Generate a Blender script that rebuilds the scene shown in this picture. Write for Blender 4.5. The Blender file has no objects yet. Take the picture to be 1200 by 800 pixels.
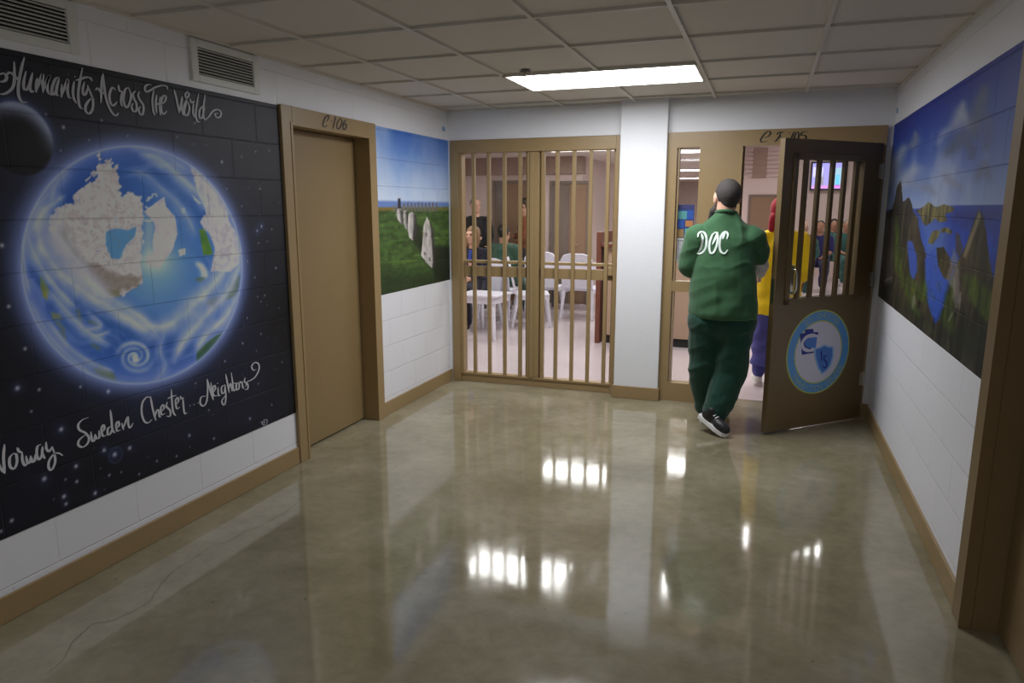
import bpy, bmesh, math, random
import numpy as np
from mathutils import Vector, Matrix
from mathutils.bvhtree import BVHTree
PI = math.pi
SC = bpy.context.scene
COL = SC.collection
# ------------------------------------------------------------------ camera
F_PX, PITCH, YAW, CAM_H = 827.8, 0.1875, 0.3429, 1.6035
cam = bpy.data.cameras.new('camera'); cam.sensor_width = 36; cam.lens = F_PX / 1200 * 36; cam.clip_end = 100
co = bpy.data.objects.new('camera', cam); COL.objects.link(co)
co.location = (0, 0, CAM_H); co.rotation_euler = (PI/2 - PITCH, 0, YAW); SC.camera = co
# ------------------------------------------------------------------ world, exposure
w = bpy.data.worlds.new('world'); SC.world = w; w.use_nodes = True
w.node_tree.nodes['Background'].inputs[0].default_value = (.5, .55, .6, 1)
w.node_tree.nodes['Background'].inputs[1].default_value = 0.02
vs = SC.view_settings; vs.view_transform = 'Standard'; vs.look = 'None'; vs.gamma = 1; vs.use_curve_mapping = False
vs.exposure = 0.0
LAMP_MAIN, LAMP_REAR, LAMP_DAY = 24.0, 19.0, 15.0
# corridor: x to the right along the end wall, y along the corridor, z up
XL, XR, YE, ZC = -2.729, 0.819, 5.94, 2.433
Z0, BH, BW = 0.1333, 0.2032, 0.4064       # block courses

# ------------------------------------------------------------------ helpers
def s2l(c):
    c = np.asarray(c, float) / 255.0
    return np.where(c <= .04045, c / 12.92, ((c + .055) / 1.055) ** 2.4)
def rgb(r, g, b): return tuple(float(v) for v in s2l((r, g, b))) + (1,)
def newmat(name):
    m = bpy.data.materials.new(name); m.use_nodes = True
    return m, m.node_tree, m.node_tree.nodes['Principled BSDF']
def mat(name, col, rough=.5, metal=0, spec=.5, noise=0, nscale=8, bump=0, bscale=40, coat=0, sheen=0):
    m, nt, p = newmat(name)
    p.inputs['Base Color'].default_value = col; p.inputs['Roughness'].default_value = rough
    p.inputs['Metallic'].default_value = metal; p.inputs['Specular IOR Level'].default_value = spec
    p.inputs['Coat Weight'].default_value = coat; p.inputs['Sheen Weight'].default_value = sheen
    tc = nt.nodes.new('ShaderNodeTexCoord')
    n = nt.nodes.new('ShaderNodeTexNoise'); n.inputs['Scale'].default_value = nscale; n.inputs['Detail'].default_value = 4
    nt.links.new(tc.outputs['Object'], n.inputs['Vector'])
    mr = nt.nodes.new('ShaderNodeMapRange'); mr.inputs['To Min'].default_value = 1 - max(noise, .02); mr.inputs['To Max'].default_value = 1 + max(noise, .02)
    nt.links.new(n.outputs['Fac'], mr.inputs['Value'])
    mx = nt.nodes.new('ShaderNodeVectorMath'); mx.operation = 'SCALE'; mx.inputs[0].default_value = col[:3]
    nt.links.new(mr.outputs[0], mx.inputs['Scale']); nt.links.new(mx.outputs[0], p.inputs['Base Color'])
    if bump:
        n2 = nt.nodes.new('ShaderNodeTexNoise'); n2.inputs['Scale'].default_value = bscale; n2.inputs['Detail'].default_value = 3
        nt.links.new(tc.outputs['Object'], n2.inputs['Vector'])
        b = nt.nodes.new('ShaderNodeBump'); b.inputs['Strength'].default_value = bump; b.inputs['Distance'].default_value = .01
        nt.links.new(n2.outputs['Fac'], b.inputs['Height']); nt.links.new(b.outputs[0], p.inputs['Normal'])
    return m
def emit(name, col, s):
    m, nt, p = newmat(name)
    p.inputs['Base Color'].default_value = (.8, .8, .8, 1)
    p.inputs['Emission Color'].default_value = col; p.inputs['Emission Strength'].default_value = s
    return m
def block_nodes(nt, p, axis, colour=None, base=(.8, .8, .8, 1), mortar=.004, depth=.004, phase=.129, strength=.7):
    """painted concrete-block courses: grooves as bump"""
    tc = nt.nodes.new('ShaderNodeTexCoord'); sep = nt.nodes.new('ShaderNodeSeparateXYZ')
    nt.links.new(tc.outputs['Object'], sep.inputs[0])
    cmb = nt.nodes.new('ShaderNodeCombineXYZ')
    a1 = nt.nodes.new('ShaderNodeMath'); a1.operation = 'ADD'; a1.inputs[1].default_value = 40 * BW - phase
    a2 = nt.nodes.new('ShaderNodeMath'); a2.operation = 'ADD'; a2.inputs[1].default_value = 10 * BH - Z0
    nt.links.new(sep.outputs[axis], a1.inputs[0]); nt.links.new(sep.outputs['Z'], a2.inputs[0])
    nt.links.new(a1.outputs[0], cmb.inputs[0]); nt.links.new(a2.outputs[0], cmb.inputs[1])
    br = nt.nodes.new('ShaderNodeTexBrick'); br.offset = .5; br.inputs['Scale'].default_value = 1
    br.inputs['Mortar Size'].default_value = mortar; br.inputs['Mortar Smooth'].default_value = .6
    br.inputs['Brick Width'].default_value = BW; br.inputs['Row Height'].default_value = BH; br.inputs['Bias'].default_value = 0
    nt.links.new(cmb.outputs[0], br.inputs['Vector'])
    nz = nt.nodes.new('ShaderNodeTexNoise'); nz.inputs['Scale'].default_value = 120; nt.links.new(tc.outputs['Object'], nz.inputs['Vector'])
    ml = nt.nodes.new('ShaderNodeMath'); ml.operation = 'MULTIPLY'; ml.inputs[1].default_value = -1
    nt.links.new(br.outputs['Fac'], ml.inputs[0])
    ad = nt.nodes.new('ShaderNodeMath'); ad.operation = 'MULTIPLY_ADD'; ad.inputs[1].default_value = .08
    nt.links.new(nz.outputs['Fac'], ad.inputs[0]); nt.links.new(ml.outputs[0], ad.inputs[2])
    b = nt.nodes.new('ShaderNodeBump'); b.inputs['Strength'].default_value = strength; b.inputs['Distance'].default_value = depth
    nt.links.new(ad.outputs[0], b.inputs['Height']); nt.links.new(b.outputs[0], p.inputs['Normal'])
    return br
def block_mat(name, axis, col, rough=.45, **k):
    m, nt, p = newmat(name); p.inputs['Base Color'].default_value = col; p.inputs['Roughness'].default_value = rough
    block_nodes(nt, p, axis, **k); return m

class MB:
    def __init__(s): s.v = []; s.f = []
    def add(s, v, f):
        o = len(s.v); s.v += [tuple(map(float, q)) for q in v]; s.f += [tuple(i + o for i in q) for q in f]; return s
    def box(s, x0, x1, y0, y1, z0, z1, bev=0, M=None):
        x0, x1 = min(x0, x1), max(x0, x1); y0, y1 = min(y0, y1), max(y0, y1); z0, z1 = min(z0, z1), max(z0, z1)
        bm = bmesh.new(); bmesh.ops.create_cube(bm, size=1)
        for v in bm.verts: v.co = Vector(((x0+x1)/2 + v.co.x*(x1-x0), (y0+y1)/2 + v.co.y*(y1-y0), (z0+z1)/2 + v.co.z*(z1-z0)))
        if bev: bmesh.ops.bevel(bm, geom=bm.edges[:], offset=min(bev, .45*min(x1-x0, y1-y0, z1-z0)), segments=2, affect='EDGES', profile=.5)
        if M is not None: bmesh.ops.transform(bm, matrix=M, verts=bm.verts)
        bm.verts.index_update()
        s.add([v.co[:] for v in bm.verts], [[v.index for v in f.verts] for f in bm.faces]); bm.free(); return s
    def tube(s, pts, r, n=12, cap=True, M=None):
        """tube along pts; r a number or a list of (a, b) radii"""
        pts = [Vector(p) for p in pts]; N = len(pts)
        rr = r if isinstance(r, (list, tuple)) else [r]*N
        rr = [(q, q) if not isinstance(q, (list, tuple)) else q for q in rr]
        up0 = None; vs_ = []
        for i, p in enumerate(pts):
            d = (pts[min(i+1, N-1)] - pts[max(i-1, 0)]).normalized()
            if up0 is None: up0 = Vector((0, 1, 0)) if abs(d.y) < .9 else Vector((0, 0, 1))
            a = d.cross(up0)
            if a.length < 1e-4: a = d.cross(Vector((1, 0, 0)))
            a.normalize(); b = a.cross(d).normalized(); up0 = b
            for k in range(n):
                t = 2*PI*k/n; q = p + a*math.cos(t)*rr[i][0] + b*math.sin(t)*rr[i][1]
                vs_.append(M @ q if M is not None else q)
        fs = [(i*n+k, i*n+(k+1) % n, (i+1)*n+(k+1) % n, (i+1)*n+k) for i in range(N-1) for k in range(n)]
        if cap: fs += [tuple(range(n))[::-1], tuple((N-1)*n+k for k in range(n))]
        return s.add(vs_, fs)
    def ball(s, c, r, n=12, M=None):
        r = (r, r, r) if not isinstance(r, (list, tuple)) else r
        bm = bmesh.new(); bmesh.ops.create_uvsphere(bm, u_segments=n*2, v_segments=n, radius=1)
        for v in bm.verts:
            v.co = Vector((v.co.x*r[0], v.co.y*r[1], v.co.z*r[2]))
            if M is not None: v.co = M @ v.co
            v.co += Vector(c)
        bm.verts.index_update(); s.add([v.co[:] for v in bm.verts], [[v.index for v in f.verts] for f in bm.faces]); bm.free(); return s
    def cap(s, p0, r0, p1, r1, n=16, m=6):
        """tapered capsule"""
        p0 = Vector(p0); p1 = Vector(p1); d = (p1-p0); L = d.length
        if L < 1e-6: return s.ball(p0, r0)
        d /= L; P = []; R = []
        for i in range(m+1):
            t = (PI/2)*(i/m); P.append(p0 - d*r0*math.cos(t)); R.append(max(r0*math.sin(t), 1e-4))
        for i in range(m+1):
            t = (PI/2)*(i/m); P.append(p1 + d*r1*math.sin(t)); R.append(max(r1*math.cos(t), 1e-4))
        return s.tube(P, R, n)
    def chain(s, pts, rs, n=16):
        for i in range(len(pts)-1): s.cap(pts[i], rs[i], pts[i+1], rs[i+1], n)
        return s
    def prism(s, poly, y0, y1, f):
        """polygon (u,v) extruded between depths y0,y1; f(u,v,d)->xyz"""
        n = len(poly); v = [f(u, w_, y0) for u, w_ in poly] + [f(u, w_, y1) for u, w_ in poly]
        return s.add(v, [tuple(range(n)), tuple(range(2*n-1, n-1, -1))] + [(i, i+n, (i+1) % n + n, (i+1) % n) for i in range(n)])
    def mesh(s, name):
        me = bpy.data.meshes.new(name); me.from_pydata(s.v, [], s.f)
        bm = bmesh.new(); bm.from_mesh(me); bmesh.ops.recalc_face_normals(bm, faces=bm.faces[:]); bm.to_mesh(me); bm.free()
        return me
    def build(s, name, m, parent=None, smooth=False, mesh=None):
        me = s.mesh(name)
        if m: me.materials.append(m)
        if smooth:
            me.polygons.foreach_set('use_smooth', [True]*len(me.polygons)); 
            try: me.set_sharp_from_angle(angle=math.radians(40))
            except Exception: pass
        o = bpy.data.objects.new(name, me); COL.objects.link(o)
        if parent: o.parent = parent
        return o
def empty(name, loc=(0, 0, 0), rz=0, parent=None):
    o = bpy.data.objects.new(name, None); COL.objects.link(o); o.location = loc; o.rotation_euler = (0, 0, rz); o.empty_display_size = .1
    if parent: o.parent = parent
    return o
def tag(o, label=None, cat=None, group=None, kind=None):
    if label: o['label'] = label
    if cat: o['category'] = cat
    if group: o['group'] = group
    if kind: o['kind'] = kind
    return o
def struct(name, mb, m, parent=None, smooth=False):
    o = mb.build(name, m, parent, smooth)
    if not parent: o['kind'] = 'structure'
    return o
def copy_tree(o, parent=None):
    c = o.copy(); COL.objects.link(c); c.parent = parent
    for ch in [x for x in bpy.data.objects if x.parent == o and x != c]: copy_tree(ch, c)
    return c
def smoothmesh(name, mb, m, parent, voxel=.012, it=4, fac=.5, disp=None):
    """fuse overlapping shapes into one continuous surface, then smooth it"""
    me = mb.mesh(name); o = bpy.data.objects.new(name, me); COL.objects.link(o)
    r = o.modifiers.new('r', 'REMESH'); r.mode = 'VOXEL'; r.voxel_size = voxel
    if it:
        q = o.modifiers.new('s', 'SMOOTH'); q.factor = fac; q.iterations = it
    dg = bpy.context.evaluated_depsgraph_get(); dg.update()
    me2 = bpy.data.meshes.new_from_object(o.evaluated_get(dg)); o.modifiers.clear(); o.data = me2; bpy.data.meshes.remove(me); me2.name = name
    if disp is not None:
        n = len(me2.vertices); P = np.zeros(n*3); N = np.zeros(n*3)
        me2.vertices.foreach_get('co', P); me2.vertex_normals.foreach_get('vector', N)
        P = P.reshape(-1, 3); N = N.reshape(-1, 3)
        P = P + N*disp(P)[:, None]; me2.vertices.foreach_set('co', P.ravel()); me2.update()
    me2.materials.clear(); me2.materials.append(m); me2.polygons.foreach_set('use_smooth', [True]*len(me2.polygons))
    if parent: o.parent = parent
    return o
# value noise -------------------------------------------------------
def vnoise(x, y, seed=0):
    def h(i, j):
        n = (i*374761393 + j*668265263 + seed*974634777) & 0xffffffff
        n = ((n ^ (n >> 13))*1274126177) & 0xffffffff
        return ((n ^ (n >> 16)) & 0xffff)/65535.0
    xi = np.floor(x).astype(np.int64); yi = np.floor(y).astype(np.int64); fx = x-xi; fy = y-yi
    fx = fx*fx*(3-2*fx); fy = fy*fy*(3-2*fy)
    return (h(xi, yi)*(1-fx)+h(xi+1, yi)*fx)*(1-fy) + (h(xi, yi+1)*(1-fx)+h(xi+1, yi+1)*fx)*fy
def fbm(x, y, o=4, seed=0):
    s = 0; a = .5; t = 0
    for k in range(o): s = s + a*vnoise(x*2**k, y*2**k, seed+k*7); t += a; a *= .5
    return s/t
# ------------------------------------------------------------------ wall drawing coordinates (map of a drawn point to a place on the flat wall)
_cy, _sy, _cp, _sp = math.cos(YAW), math.sin(YAW), math.cos(PITCH), math.sin(PITCH)
_F = np.array([-_sy*_cp, _cy*_cp, -_sp]); _R = np.array([_cy, _sy, 0]); _U = np.cross(_R, _F)
def draw_to_plane(u, v, p0, n):
    d = _F + _R*(u-600)/F_PX - _U*(v-400)/F_PX; o = np.array([0, 0, CAM_H])
    return o + d*(np.dot(np.array(p0)-o, n)/np.dot(d, n))
def plane_to_draw(P):
    d = P - np.array([0, 0, CAM_H]); z = d@_F
    return 600 + F_PX*(d@_R)/z, 400 - F_PX*(d@_U)/z
class Paint:
    """paint on a flat wall, sampled on a fine grid of points; drawn shapes use the drawing coordinates"""
    def __init__(s, X, a0, a1, z0, z1, step, sign):
        na = int(round((a1-a0)/step))+1; nz = int(round((z1-z0)/step))+1
        A, Z = np.meshgrid(np.linspace(a0, a1, na), np.linspace(z0, z1, nz))
        s.na, s.nz = na, nz; s.A = A.ravel(); s.Z = Z.ravel(); s.X = X; s.sign = sign
        P = np.stack([np.full(s.A.shape, X), s.A, s.Z], 1)
        s.u, s.v = plane_to_draw(np.where(P[:, 1:2] < .6, [[X, .6, 0]]*np.array([[1, 1, 0]])+P*np.array([[0, 0, 1]]), P))
        s.c = np.zeros((len(s.A), 3))
    def fill(s, col): s.c[:] = np.array(col, float)
    def mix(s, m, col):
        m = np.clip(m, 0, 1)[:, None]; s.c = s.c*(1-m) + np.asarray(col, float)*m
    def dist_poly(s, poly, sel):
        u, v = s.u[sel], s.v[sel]; n = len(poly); d = np.full(u.shape, 1e9); inside = np.zeros(u.shape, bool)
        for i in range(n):
            x0, y0 = poly[i]; x1, y1 = poly[(i+1) % n]; dx, dy = x1-x0, y1-y0
            t = np.clip(((u-x0)*dx+(v-y0)*dy)/(dx*dx+dy*dy+1e-9), 0, 1)
            d = np.minimum(d, np.hypot(u-x0-t*dx, v-y0-t*dy))
            c = ((y0 > v) != (y1 > v)) & (u < (x1-x0)*(v-y0)/((y1-y0) or 1e-9)+x0); inside ^= c
        return np.where(inside, -d, d)
    def poly(s, poly, col, soft=1.0, alpha=1.0, rough=0, freq=.12, seed=1):
        xs = [p[0] for p in poly]; ys = [p[1] for p in poly]; g = soft*3+rough*2+2
        sel = np.where((s.u > min(xs)-g) & (s.u < max(xs)+g) & (s.v > min(ys)-g) & (s.v < max(ys)+g))[0]
        if not len(sel): return
        d = s.dist_poly(poly, sel)
        if rough: d = d + (fbm(s.u[sel]*freq, s.v[sel]*freq, 4, seed)-.5)*2*rough
        m = np.zeros(len(s.u)); m[sel] = np.clip(.5-d/(2*soft), 0, 1)*alpha
        if callable(col): c = col(s.u, s.v)
        else: c = col
        s.mix(m, c)
    def stroke(s, pts, wd, col, alpha=1.0, soft=None):
        """soft brush line; wd width (may be a list)"""
        pts = spline(pts, 5); n = len(pts); W = wd if isinstance(wd, (int, float)) else None
        mw = max(wd) if W is None else W
        xs = [p[0] for p in pts]; ys = [p[1] for p in pts]; g = mw*2.2+2
        sel = np.where((s.u > min(xs)-g) & (s.u < max(xs)+g) & (s.v > min(ys)-g) & (s.v < max(ys)+g))[0]
        if not len(sel): return
        u, v = s.u[sel], s.v[sel]; best = np.zeros(u.shape)
        for i in range(n-1):
            x0, y0 = pts[i]; x1, y1 = pts[i+1]; dx, dy = x1-x0, y1-y0
            t = np.clip(((u-x0)*dx+(v-y0)*dy)/(dx*dx+dy*dy+1e-9), 0, 1)
            q = (i+t)/(n-1); ww = W if W is not None else np.interp(q, np.linspace(0, 1, len(wd)), wd)
            e = np.hypot(u-x0-t*dx, v-y0-t*dy)/ww
            best = np.maximum(best, np.exp(-(e**2)*1.6)*np.clip(np.minimum(q, 1-q)*8, 0, 1)**.5)
        m = np.zeros(len(s.u)); k_ = 1 if soft is None else np.clip(.55+.8*fbm(u*.07+v*.03, v*.07-u*.03, 2, 77), 0, 1.1)
        m[sel] = best*alpha*k_; s.mix(m, col)
    def build(s, name, m, thick=.003, gain=1.0):
        na, nz = s.na, s.nz
        x = s.X + s.sign*thick
        co_ = np.stack([np.full(s.A.shape, x), s.A, s.Z], 1)
        i = np.arange(na*nz).reshape(nz, na)
        q = np.stack([i[:-1, :-1], i[:-1, 1:], i[1:, 1:], i[1:, :-1]], -1).reshape(-1, 4)
        if s.sign < 0: q = q[:, ::-1]
        # rim that closes the paint layer onto the wall
        rim = np.concatenate([i[0, :], i[1:, -1], i[-1, -2::-1], i[-2:0:-1, 0]])
        base = len(co_); back = co_[rim].copy(); back[:, 0] = s.X
        co_ = np.concatenate([co_, back]); k = len(rim); j = np.arange(k)
        q2 = np.stack([rim, base+j, base+(j+1) % k, rim[(j+1) % k]], -1)
        if s.sign < 0: q2 = q2[:, ::-1]
        q = np.concatenate([q, q2])
        me = bpy.data.meshes.new(name); me.vertices.add(len(co_)); me.vertices.foreach_set('co', co_.ravel())
        me.loops.add(q.size); me.loops.foreach_set('vertex_index', q.ravel().astype(np.int32))
        me.polygons.add(len(q)); me.polygons.foreach_set('loop_start', np.arange(0, q.size, 4, dtype=np.int32))
        me.update(calc_edges=True); me.validate()
        a = me.color_attributes.new('paint', 'FLOAT_COLOR', 'POINT')
        lin = s2l(np.clip(s.c, 0, 255))*(gain[:, None] if hasattr(gain, 'shape') else gain)
        lin = np.concatenate([lin, lin[rim]]); lin = np.concatenate([np.clip(lin, 0, .9), np.ones((len(lin), 1))], 1)
        a.data.foreach_set('color', lin.ravel().astype(np.float32))
        me.materials.append(m); o = bpy.data.objects.new(name, me); COL.objects.link(o); return o
def spline(pts, k=6):
    if len(pts) < 3: return [tuple(p) for p in pts]
    P = [np.array(p, float) for p in pts]; P = [2*P[0]-P[1]]+P+[2*P[-1]-P[-2]]; out = []
    for i in range(1, len(P)-2):
        p0, p1, p2, p3 = P[i-1:i+3]
        for j in range(k):
            t = j/k; out.append(tuple(.5*((2*p1)+(-p0+p2)*t+(2*p0-5*p1+4*p2-p3)*t*t+(-p0+3*p1-3*p2+p3)*t**3)))
    out.append(tuple(P[-2])); return out
def crop(ox, oy, s, *strokes): return [[(ox+x/s, oy+y/s) for x, y in st] for st in strokes]
def ribbon(mb, pts3, wd, nrm, taper=.55):
    """flat brush stroke laid on a surface: pts3 list of points, wd widths, nrm normals"""
    n = len(pts3); P = [Vector(p) for p in pts3]; L = []; R_ = []
    for i in range(n):
        d = (P[min(i+1, n-1)]-P[max(i-1, 0)])
        d = d.normalized() if d.length > 1e-9 else Vector((0, 0, 1))
        nn = Vector(nrm[i] if isinstance(nrm, list) else nrm); sd = d.cross(nn).normalized()
        # brush pressure: heavier on strokes that run up and down
        q = i/(n-1) if n > 1 else 0; pr = taper + (1-taper)*abs(d.z)
        ww = wd*pr*min(1, .45+3*min(q, 1-q))/2
        L.append(P[i]+sd*ww); R_.append(P[i]-sd*ww)
    c0 = P[0]-(P[1]-P[0]).normalized()*wd*.2; c1 = P[-1]+(P[-1]-P[-2]).normalized()*wd*.2
    v = [c0]+[x for ab in zip(L, R_) for x in ab]+[c1]
    f = [(0, 1, 2)]+[(1+2*i, 3+2*i, 4+2*i, 2+2*i) for i in range(n-1)]+[(2*n-1, 2*n+1, 2*n)]
    mb.add(v, f)
def wall_lettering(name, strokes, p0, n, wd, m, parent, off=.001, taper=.42):
    """strokes in drawing coordinates, laid on the wall plane (p0, n)"""
    mb = MB(); nv = np.array(n, float); nv /= np.linalg.norm(nv)
    for st in strokes:
        pts = spline(st, 6) if len(st) > 2 else [tuple(np.array(st[0])*(1-t)+np.array(st[-1])*t) for t in (0, .5, 1)]
        off += .00003; P3 = [draw_to_plane(u, v, p0, nv)+nv*off for u, v in pts]
        ribbon(mb, P3, wd, tuple(nv), taper)
    return mb.build(name, m, parent)

# ------------------------------------------------------------------ materials
M = {}
M['wall_y'] = block_mat('painted block white', 'Y', rgb(226, 226, 232))
M['wall_x'] = block_mat('painted block white end', 'X', rgb(226, 226, 232))
M['plain_white'] = mat('white wall paint', rgb(226, 226, 230), .5, bump=.15, bscale=90)
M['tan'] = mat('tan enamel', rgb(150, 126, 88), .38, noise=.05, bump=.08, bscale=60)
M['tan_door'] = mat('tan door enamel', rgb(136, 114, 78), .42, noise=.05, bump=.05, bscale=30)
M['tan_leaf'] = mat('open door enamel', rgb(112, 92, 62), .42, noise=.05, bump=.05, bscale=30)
M['tan_dark'] = mat('dark tan enamel', rgb(120, 98, 66), .42, noise=.05)  # even, darker tan for the near right door and its frame
M['black'] = mat('black paint', rgb(22, 20, 20), .5)
M['dark'] = mat('dark gap', rgb(12, 12, 12), .8)
M['white_paint'] = mat('white lettering paint', rgb(205, 205, 212), .5)
M['grey_paint'] = mat('silver grey lettering paint', rgb(176, 176, 184), .5)
M['chrome'] = mat('brushed steel', rgb(200, 196, 186), .28, metal=1)
M['grid'] = mat('ceiling grid white', rgb(205, 200, 190), .45)
M['louver'] = mat('vent enamel', rgb(215, 215, 212), .45)
M['lamp'] = emit('lamp diffuser', (.95, .975, 1, 1), LAMP_MAIN)
M['lamp_rear'] = emit('rear lamp diffuser', (.95, .975, 1, 1), LAMP_REAR)
M['lamp_day'] = emit('dayroom lamp diffuser', (1, .98, .97, 1), LAMP_DAY)
M['day_wall'] = mat('dayroom wall', rgb(214, 196, 190), .6, noise=.03)
M['day_upper'] = mat('dayroom upper wall', rgb(160, 136, 122), .6, noise=.03)
M['day_door'] = mat('dayroom door', rgb(140, 112, 88), .5)
M['day_frame'] = mat('dayroom door frame', rgb(120, 106, 96), .5)
M['day_ceiling'] = mat('dayroom ceiling', rgb(226, 214, 204), .7)
M['plastic'] = mat('white plastic', rgb(226, 226, 238), .35)
M['paper'] = mat('white paper', rgb(232, 230, 236), .7)
M['maroon'] = mat('maroon laminate', rgb(112, 62, 46), .4)
M['desk'] = mat('beige desk panel', rgb(172, 146, 126), .5)
M['greymetal'] = mat('grey metal', rgb(110, 106, 108), .4, metal=.6)
def glass_mat():
    m, nt, p = newmat('clear glass'); nt.nodes.remove(p)
    out = nt.nodes['Material Output']; tr = nt.nodes.new('ShaderNodeBsdfTransparent'); tr.inputs[0].default_value = (.93, .94, .93, 1)
    gl = nt.nodes.new('ShaderNodeBsdfGlossy'); gl.inputs['Roughness'].default_value = .02
    fr = nt.nodes.new('ShaderNodeFresnel'); fr.inputs[0].default_value = 1.35
    ge = nt.nodes.new('ShaderNodeNewGeometry'); mp = nt.nodes.new('ShaderNodeMapRange'); mp.inputs['To Min'].default_value = 1.35; mp.inputs['To Max'].default_value = 1/1.35
    nt.links.new(ge.outputs['Backfacing'], mp.inputs['Value']); nt.links.new(mp.outputs[0], fr.inputs[0])
    mx = nt.nodes.new('ShaderNodeMixShader'); nt.links.new(fr.outputs[0], mx.inputs[0]); nt.links.new(tr.outputs[0], mx.inputs[1]); nt.links.new(gl.outputs[0], mx.inputs[2])
    nt.links.new(mx.outputs[0], out.inputs[0]); return m
M['glass'] = glass_mat()
def floor_mat():
    m, nt, p = newmat('polished concrete'); N = nt.nodes.new; L = nt.links.new
    tc = N('ShaderNodeTexCoord')
    def noise(s, d=5, rough=.6, dist=0, vec=None):
        n = N('ShaderNodeTexNoise'); n.inputs['Scale'].default_value = s; n.inputs['Detail'].default_value = d; n.inputs['Roughness'].default_value = rough; n.inputs['Distortion'].default_value = dist
        L(vec or tc.outputs['Object'], n.inputs['Vector']); return n
    n1 = noise(1.1, 6, .62, .4); r1 = N('ShaderNodeValToRGB'); e = r1.color_ramp.elements
    e[0].position = .3; e[0].color = rgb(120, 112, 90); e[1].position = .72; e[1].color = rgb(164, 157, 136)
    q = r1.color_ramp.elements.new(.5); q.color = rgb(141, 133, 109); L(n1.outputs['Fac'], r1.inputs[0])
    n2 = noise(14, 5, .7, .3); r2 = N('ShaderNodeMapRange'); r2.inputs['From Min'].default_value = .3; r2.inputs['From Max'].default_value = .7
    r2.inputs['To Min'].default_value = .88; r2.inputs['To Max'].default_value = 1.1; L(n2.outputs['Fac'], r2.inputs[0])
    mx = N('ShaderNodeVectorMath'); mx.operation = 'SCALE'; L(r1.outputs[0], mx.inputs[0]); L(r2.outputs[0], mx.inputs['Scale'])
    # pale patches and dark grime spots
    n3 = noise(2.6, 4, .55); r3 = N('ShaderNodeMapRange'); r3.inputs['From Min'].default_value = .56; r3.inputs['From Max'].default_value = .75; r3.inputs['To Max'].default_value = .45; L(n3.outputs['Fac'], r3.inputs[0])
    m3 = N('ShaderNodeMix'); m3.data_type = 'RGBA'; L(r3.outputs[0], m3.inputs[0]); L(mx.outputs[0], m3.inputs[6]); m3.inputs[7].default_value = rgb(170, 162, 142)
    n4 = noise(26, 3, .5); r4 = N('ShaderNodeMapRange'); r4.inputs['From Min'].default_value = .73; r4.inputs['From Max'].default_value = .78; r4.inputs['To Max'].default_value = .6; L(n4.outputs['Fac'], r4.inputs[0])
    m4 = N('ShaderNodeMix'); m4.data_type = 'RGBA'; L(r4.outputs[0], m4.inputs[0]); L(m3.outputs[2], m4.inputs[6]); m4.inputs[7].default_value = rgb(70, 60, 44)
    L(m4.outputs[2], p.inputs['Base Color'])
    n5 = noise(5, 4, .6); r5 = N('ShaderNodeMapRange'); r5.inputs['From Min'].default_value = .3; r5.inputs['From Max'].default_value = .7; r5.inputs['To Min'].default_value = .045; r5.inputs['To Max'].default_value = .11; L(n5.outputs['Fac'], r5.inputs[0])
    L(r5.outputs[0], p.inputs['Roughness']); p.inputs['IOR'].default_value = 1.75; p.inputs['Specular IOR Level'].default_value = .55
    n6 = noise(3.5, 3, .5); b = N('ShaderNodeBump'); b.inputs['Strength'].default_value = .05; b.inputs['Distance'].default_value = .01; L(n6.outputs['Fac'], b.inputs['Height']); L(b.outputs[0], p.inputs['Normal'])
    return m
M['floor'] = floor_mat()
M['day_floor'] = mat('dayroom terrazzo', rgb(204, 192, 196), .22, noise=.12, nscale=40)
def ceil_mat():
    m, nt, p = newmat('mineral fibre ceiling tile'); N = nt.nodes.new; L = nt.links.new
    tc = N('ShaderNodeTexCoord'); n = N('ShaderNodeTexNoise'); n.inputs['Scale'].default_value = 180; n.inputs['Detail'].default_value = 3; L(tc.outputs['Object'], n.inputs['Vector'])
    r = N('ShaderNodeMapRange'); r.inputs['To Min'].default_value = .9; r.inputs['To Max'].default_value = 1.06; L(n.outputs['Fac'], r.inputs[0])
    mx = N('ShaderNodeVectorMath'); mx.operation = 'SCALE'; mx.inputs[0].default_value = rgb(212, 206, 196)[:3]; L(r.outputs[0], mx.inputs['Scale']); L(mx.outputs[0], p.inputs['Base Color'])
    b = N('ShaderNodeBump'); b.inputs['Strength'].default_value = .5; b.inputs['Distance'].default_value = .003; L(n.outputs['Fac'], b.inputs['Height']); L(b.outputs[0], p.inputs['Normal'])
    p.inputs['Roughness'].default_value = .75; return m
M['ceiling'] = ceil_mat()
def mural_mat(name, rough, strength):
    m, nt, p = newmat(name); a = nt.nodes.new('ShaderNodeVertexColor'); a.layer_name = 'paint'
    nt.links.new(a.outputs[0], p.inputs['Base Color']); p.inputs['Roughness'].default_value = rough; p.inputs['Specular IOR Level'].default_value = .3
    block_nodes(nt, p, 'Y', strength=strength); return m
M['mural'] = mural_mat('mural paint on block', .5, .85)

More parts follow.
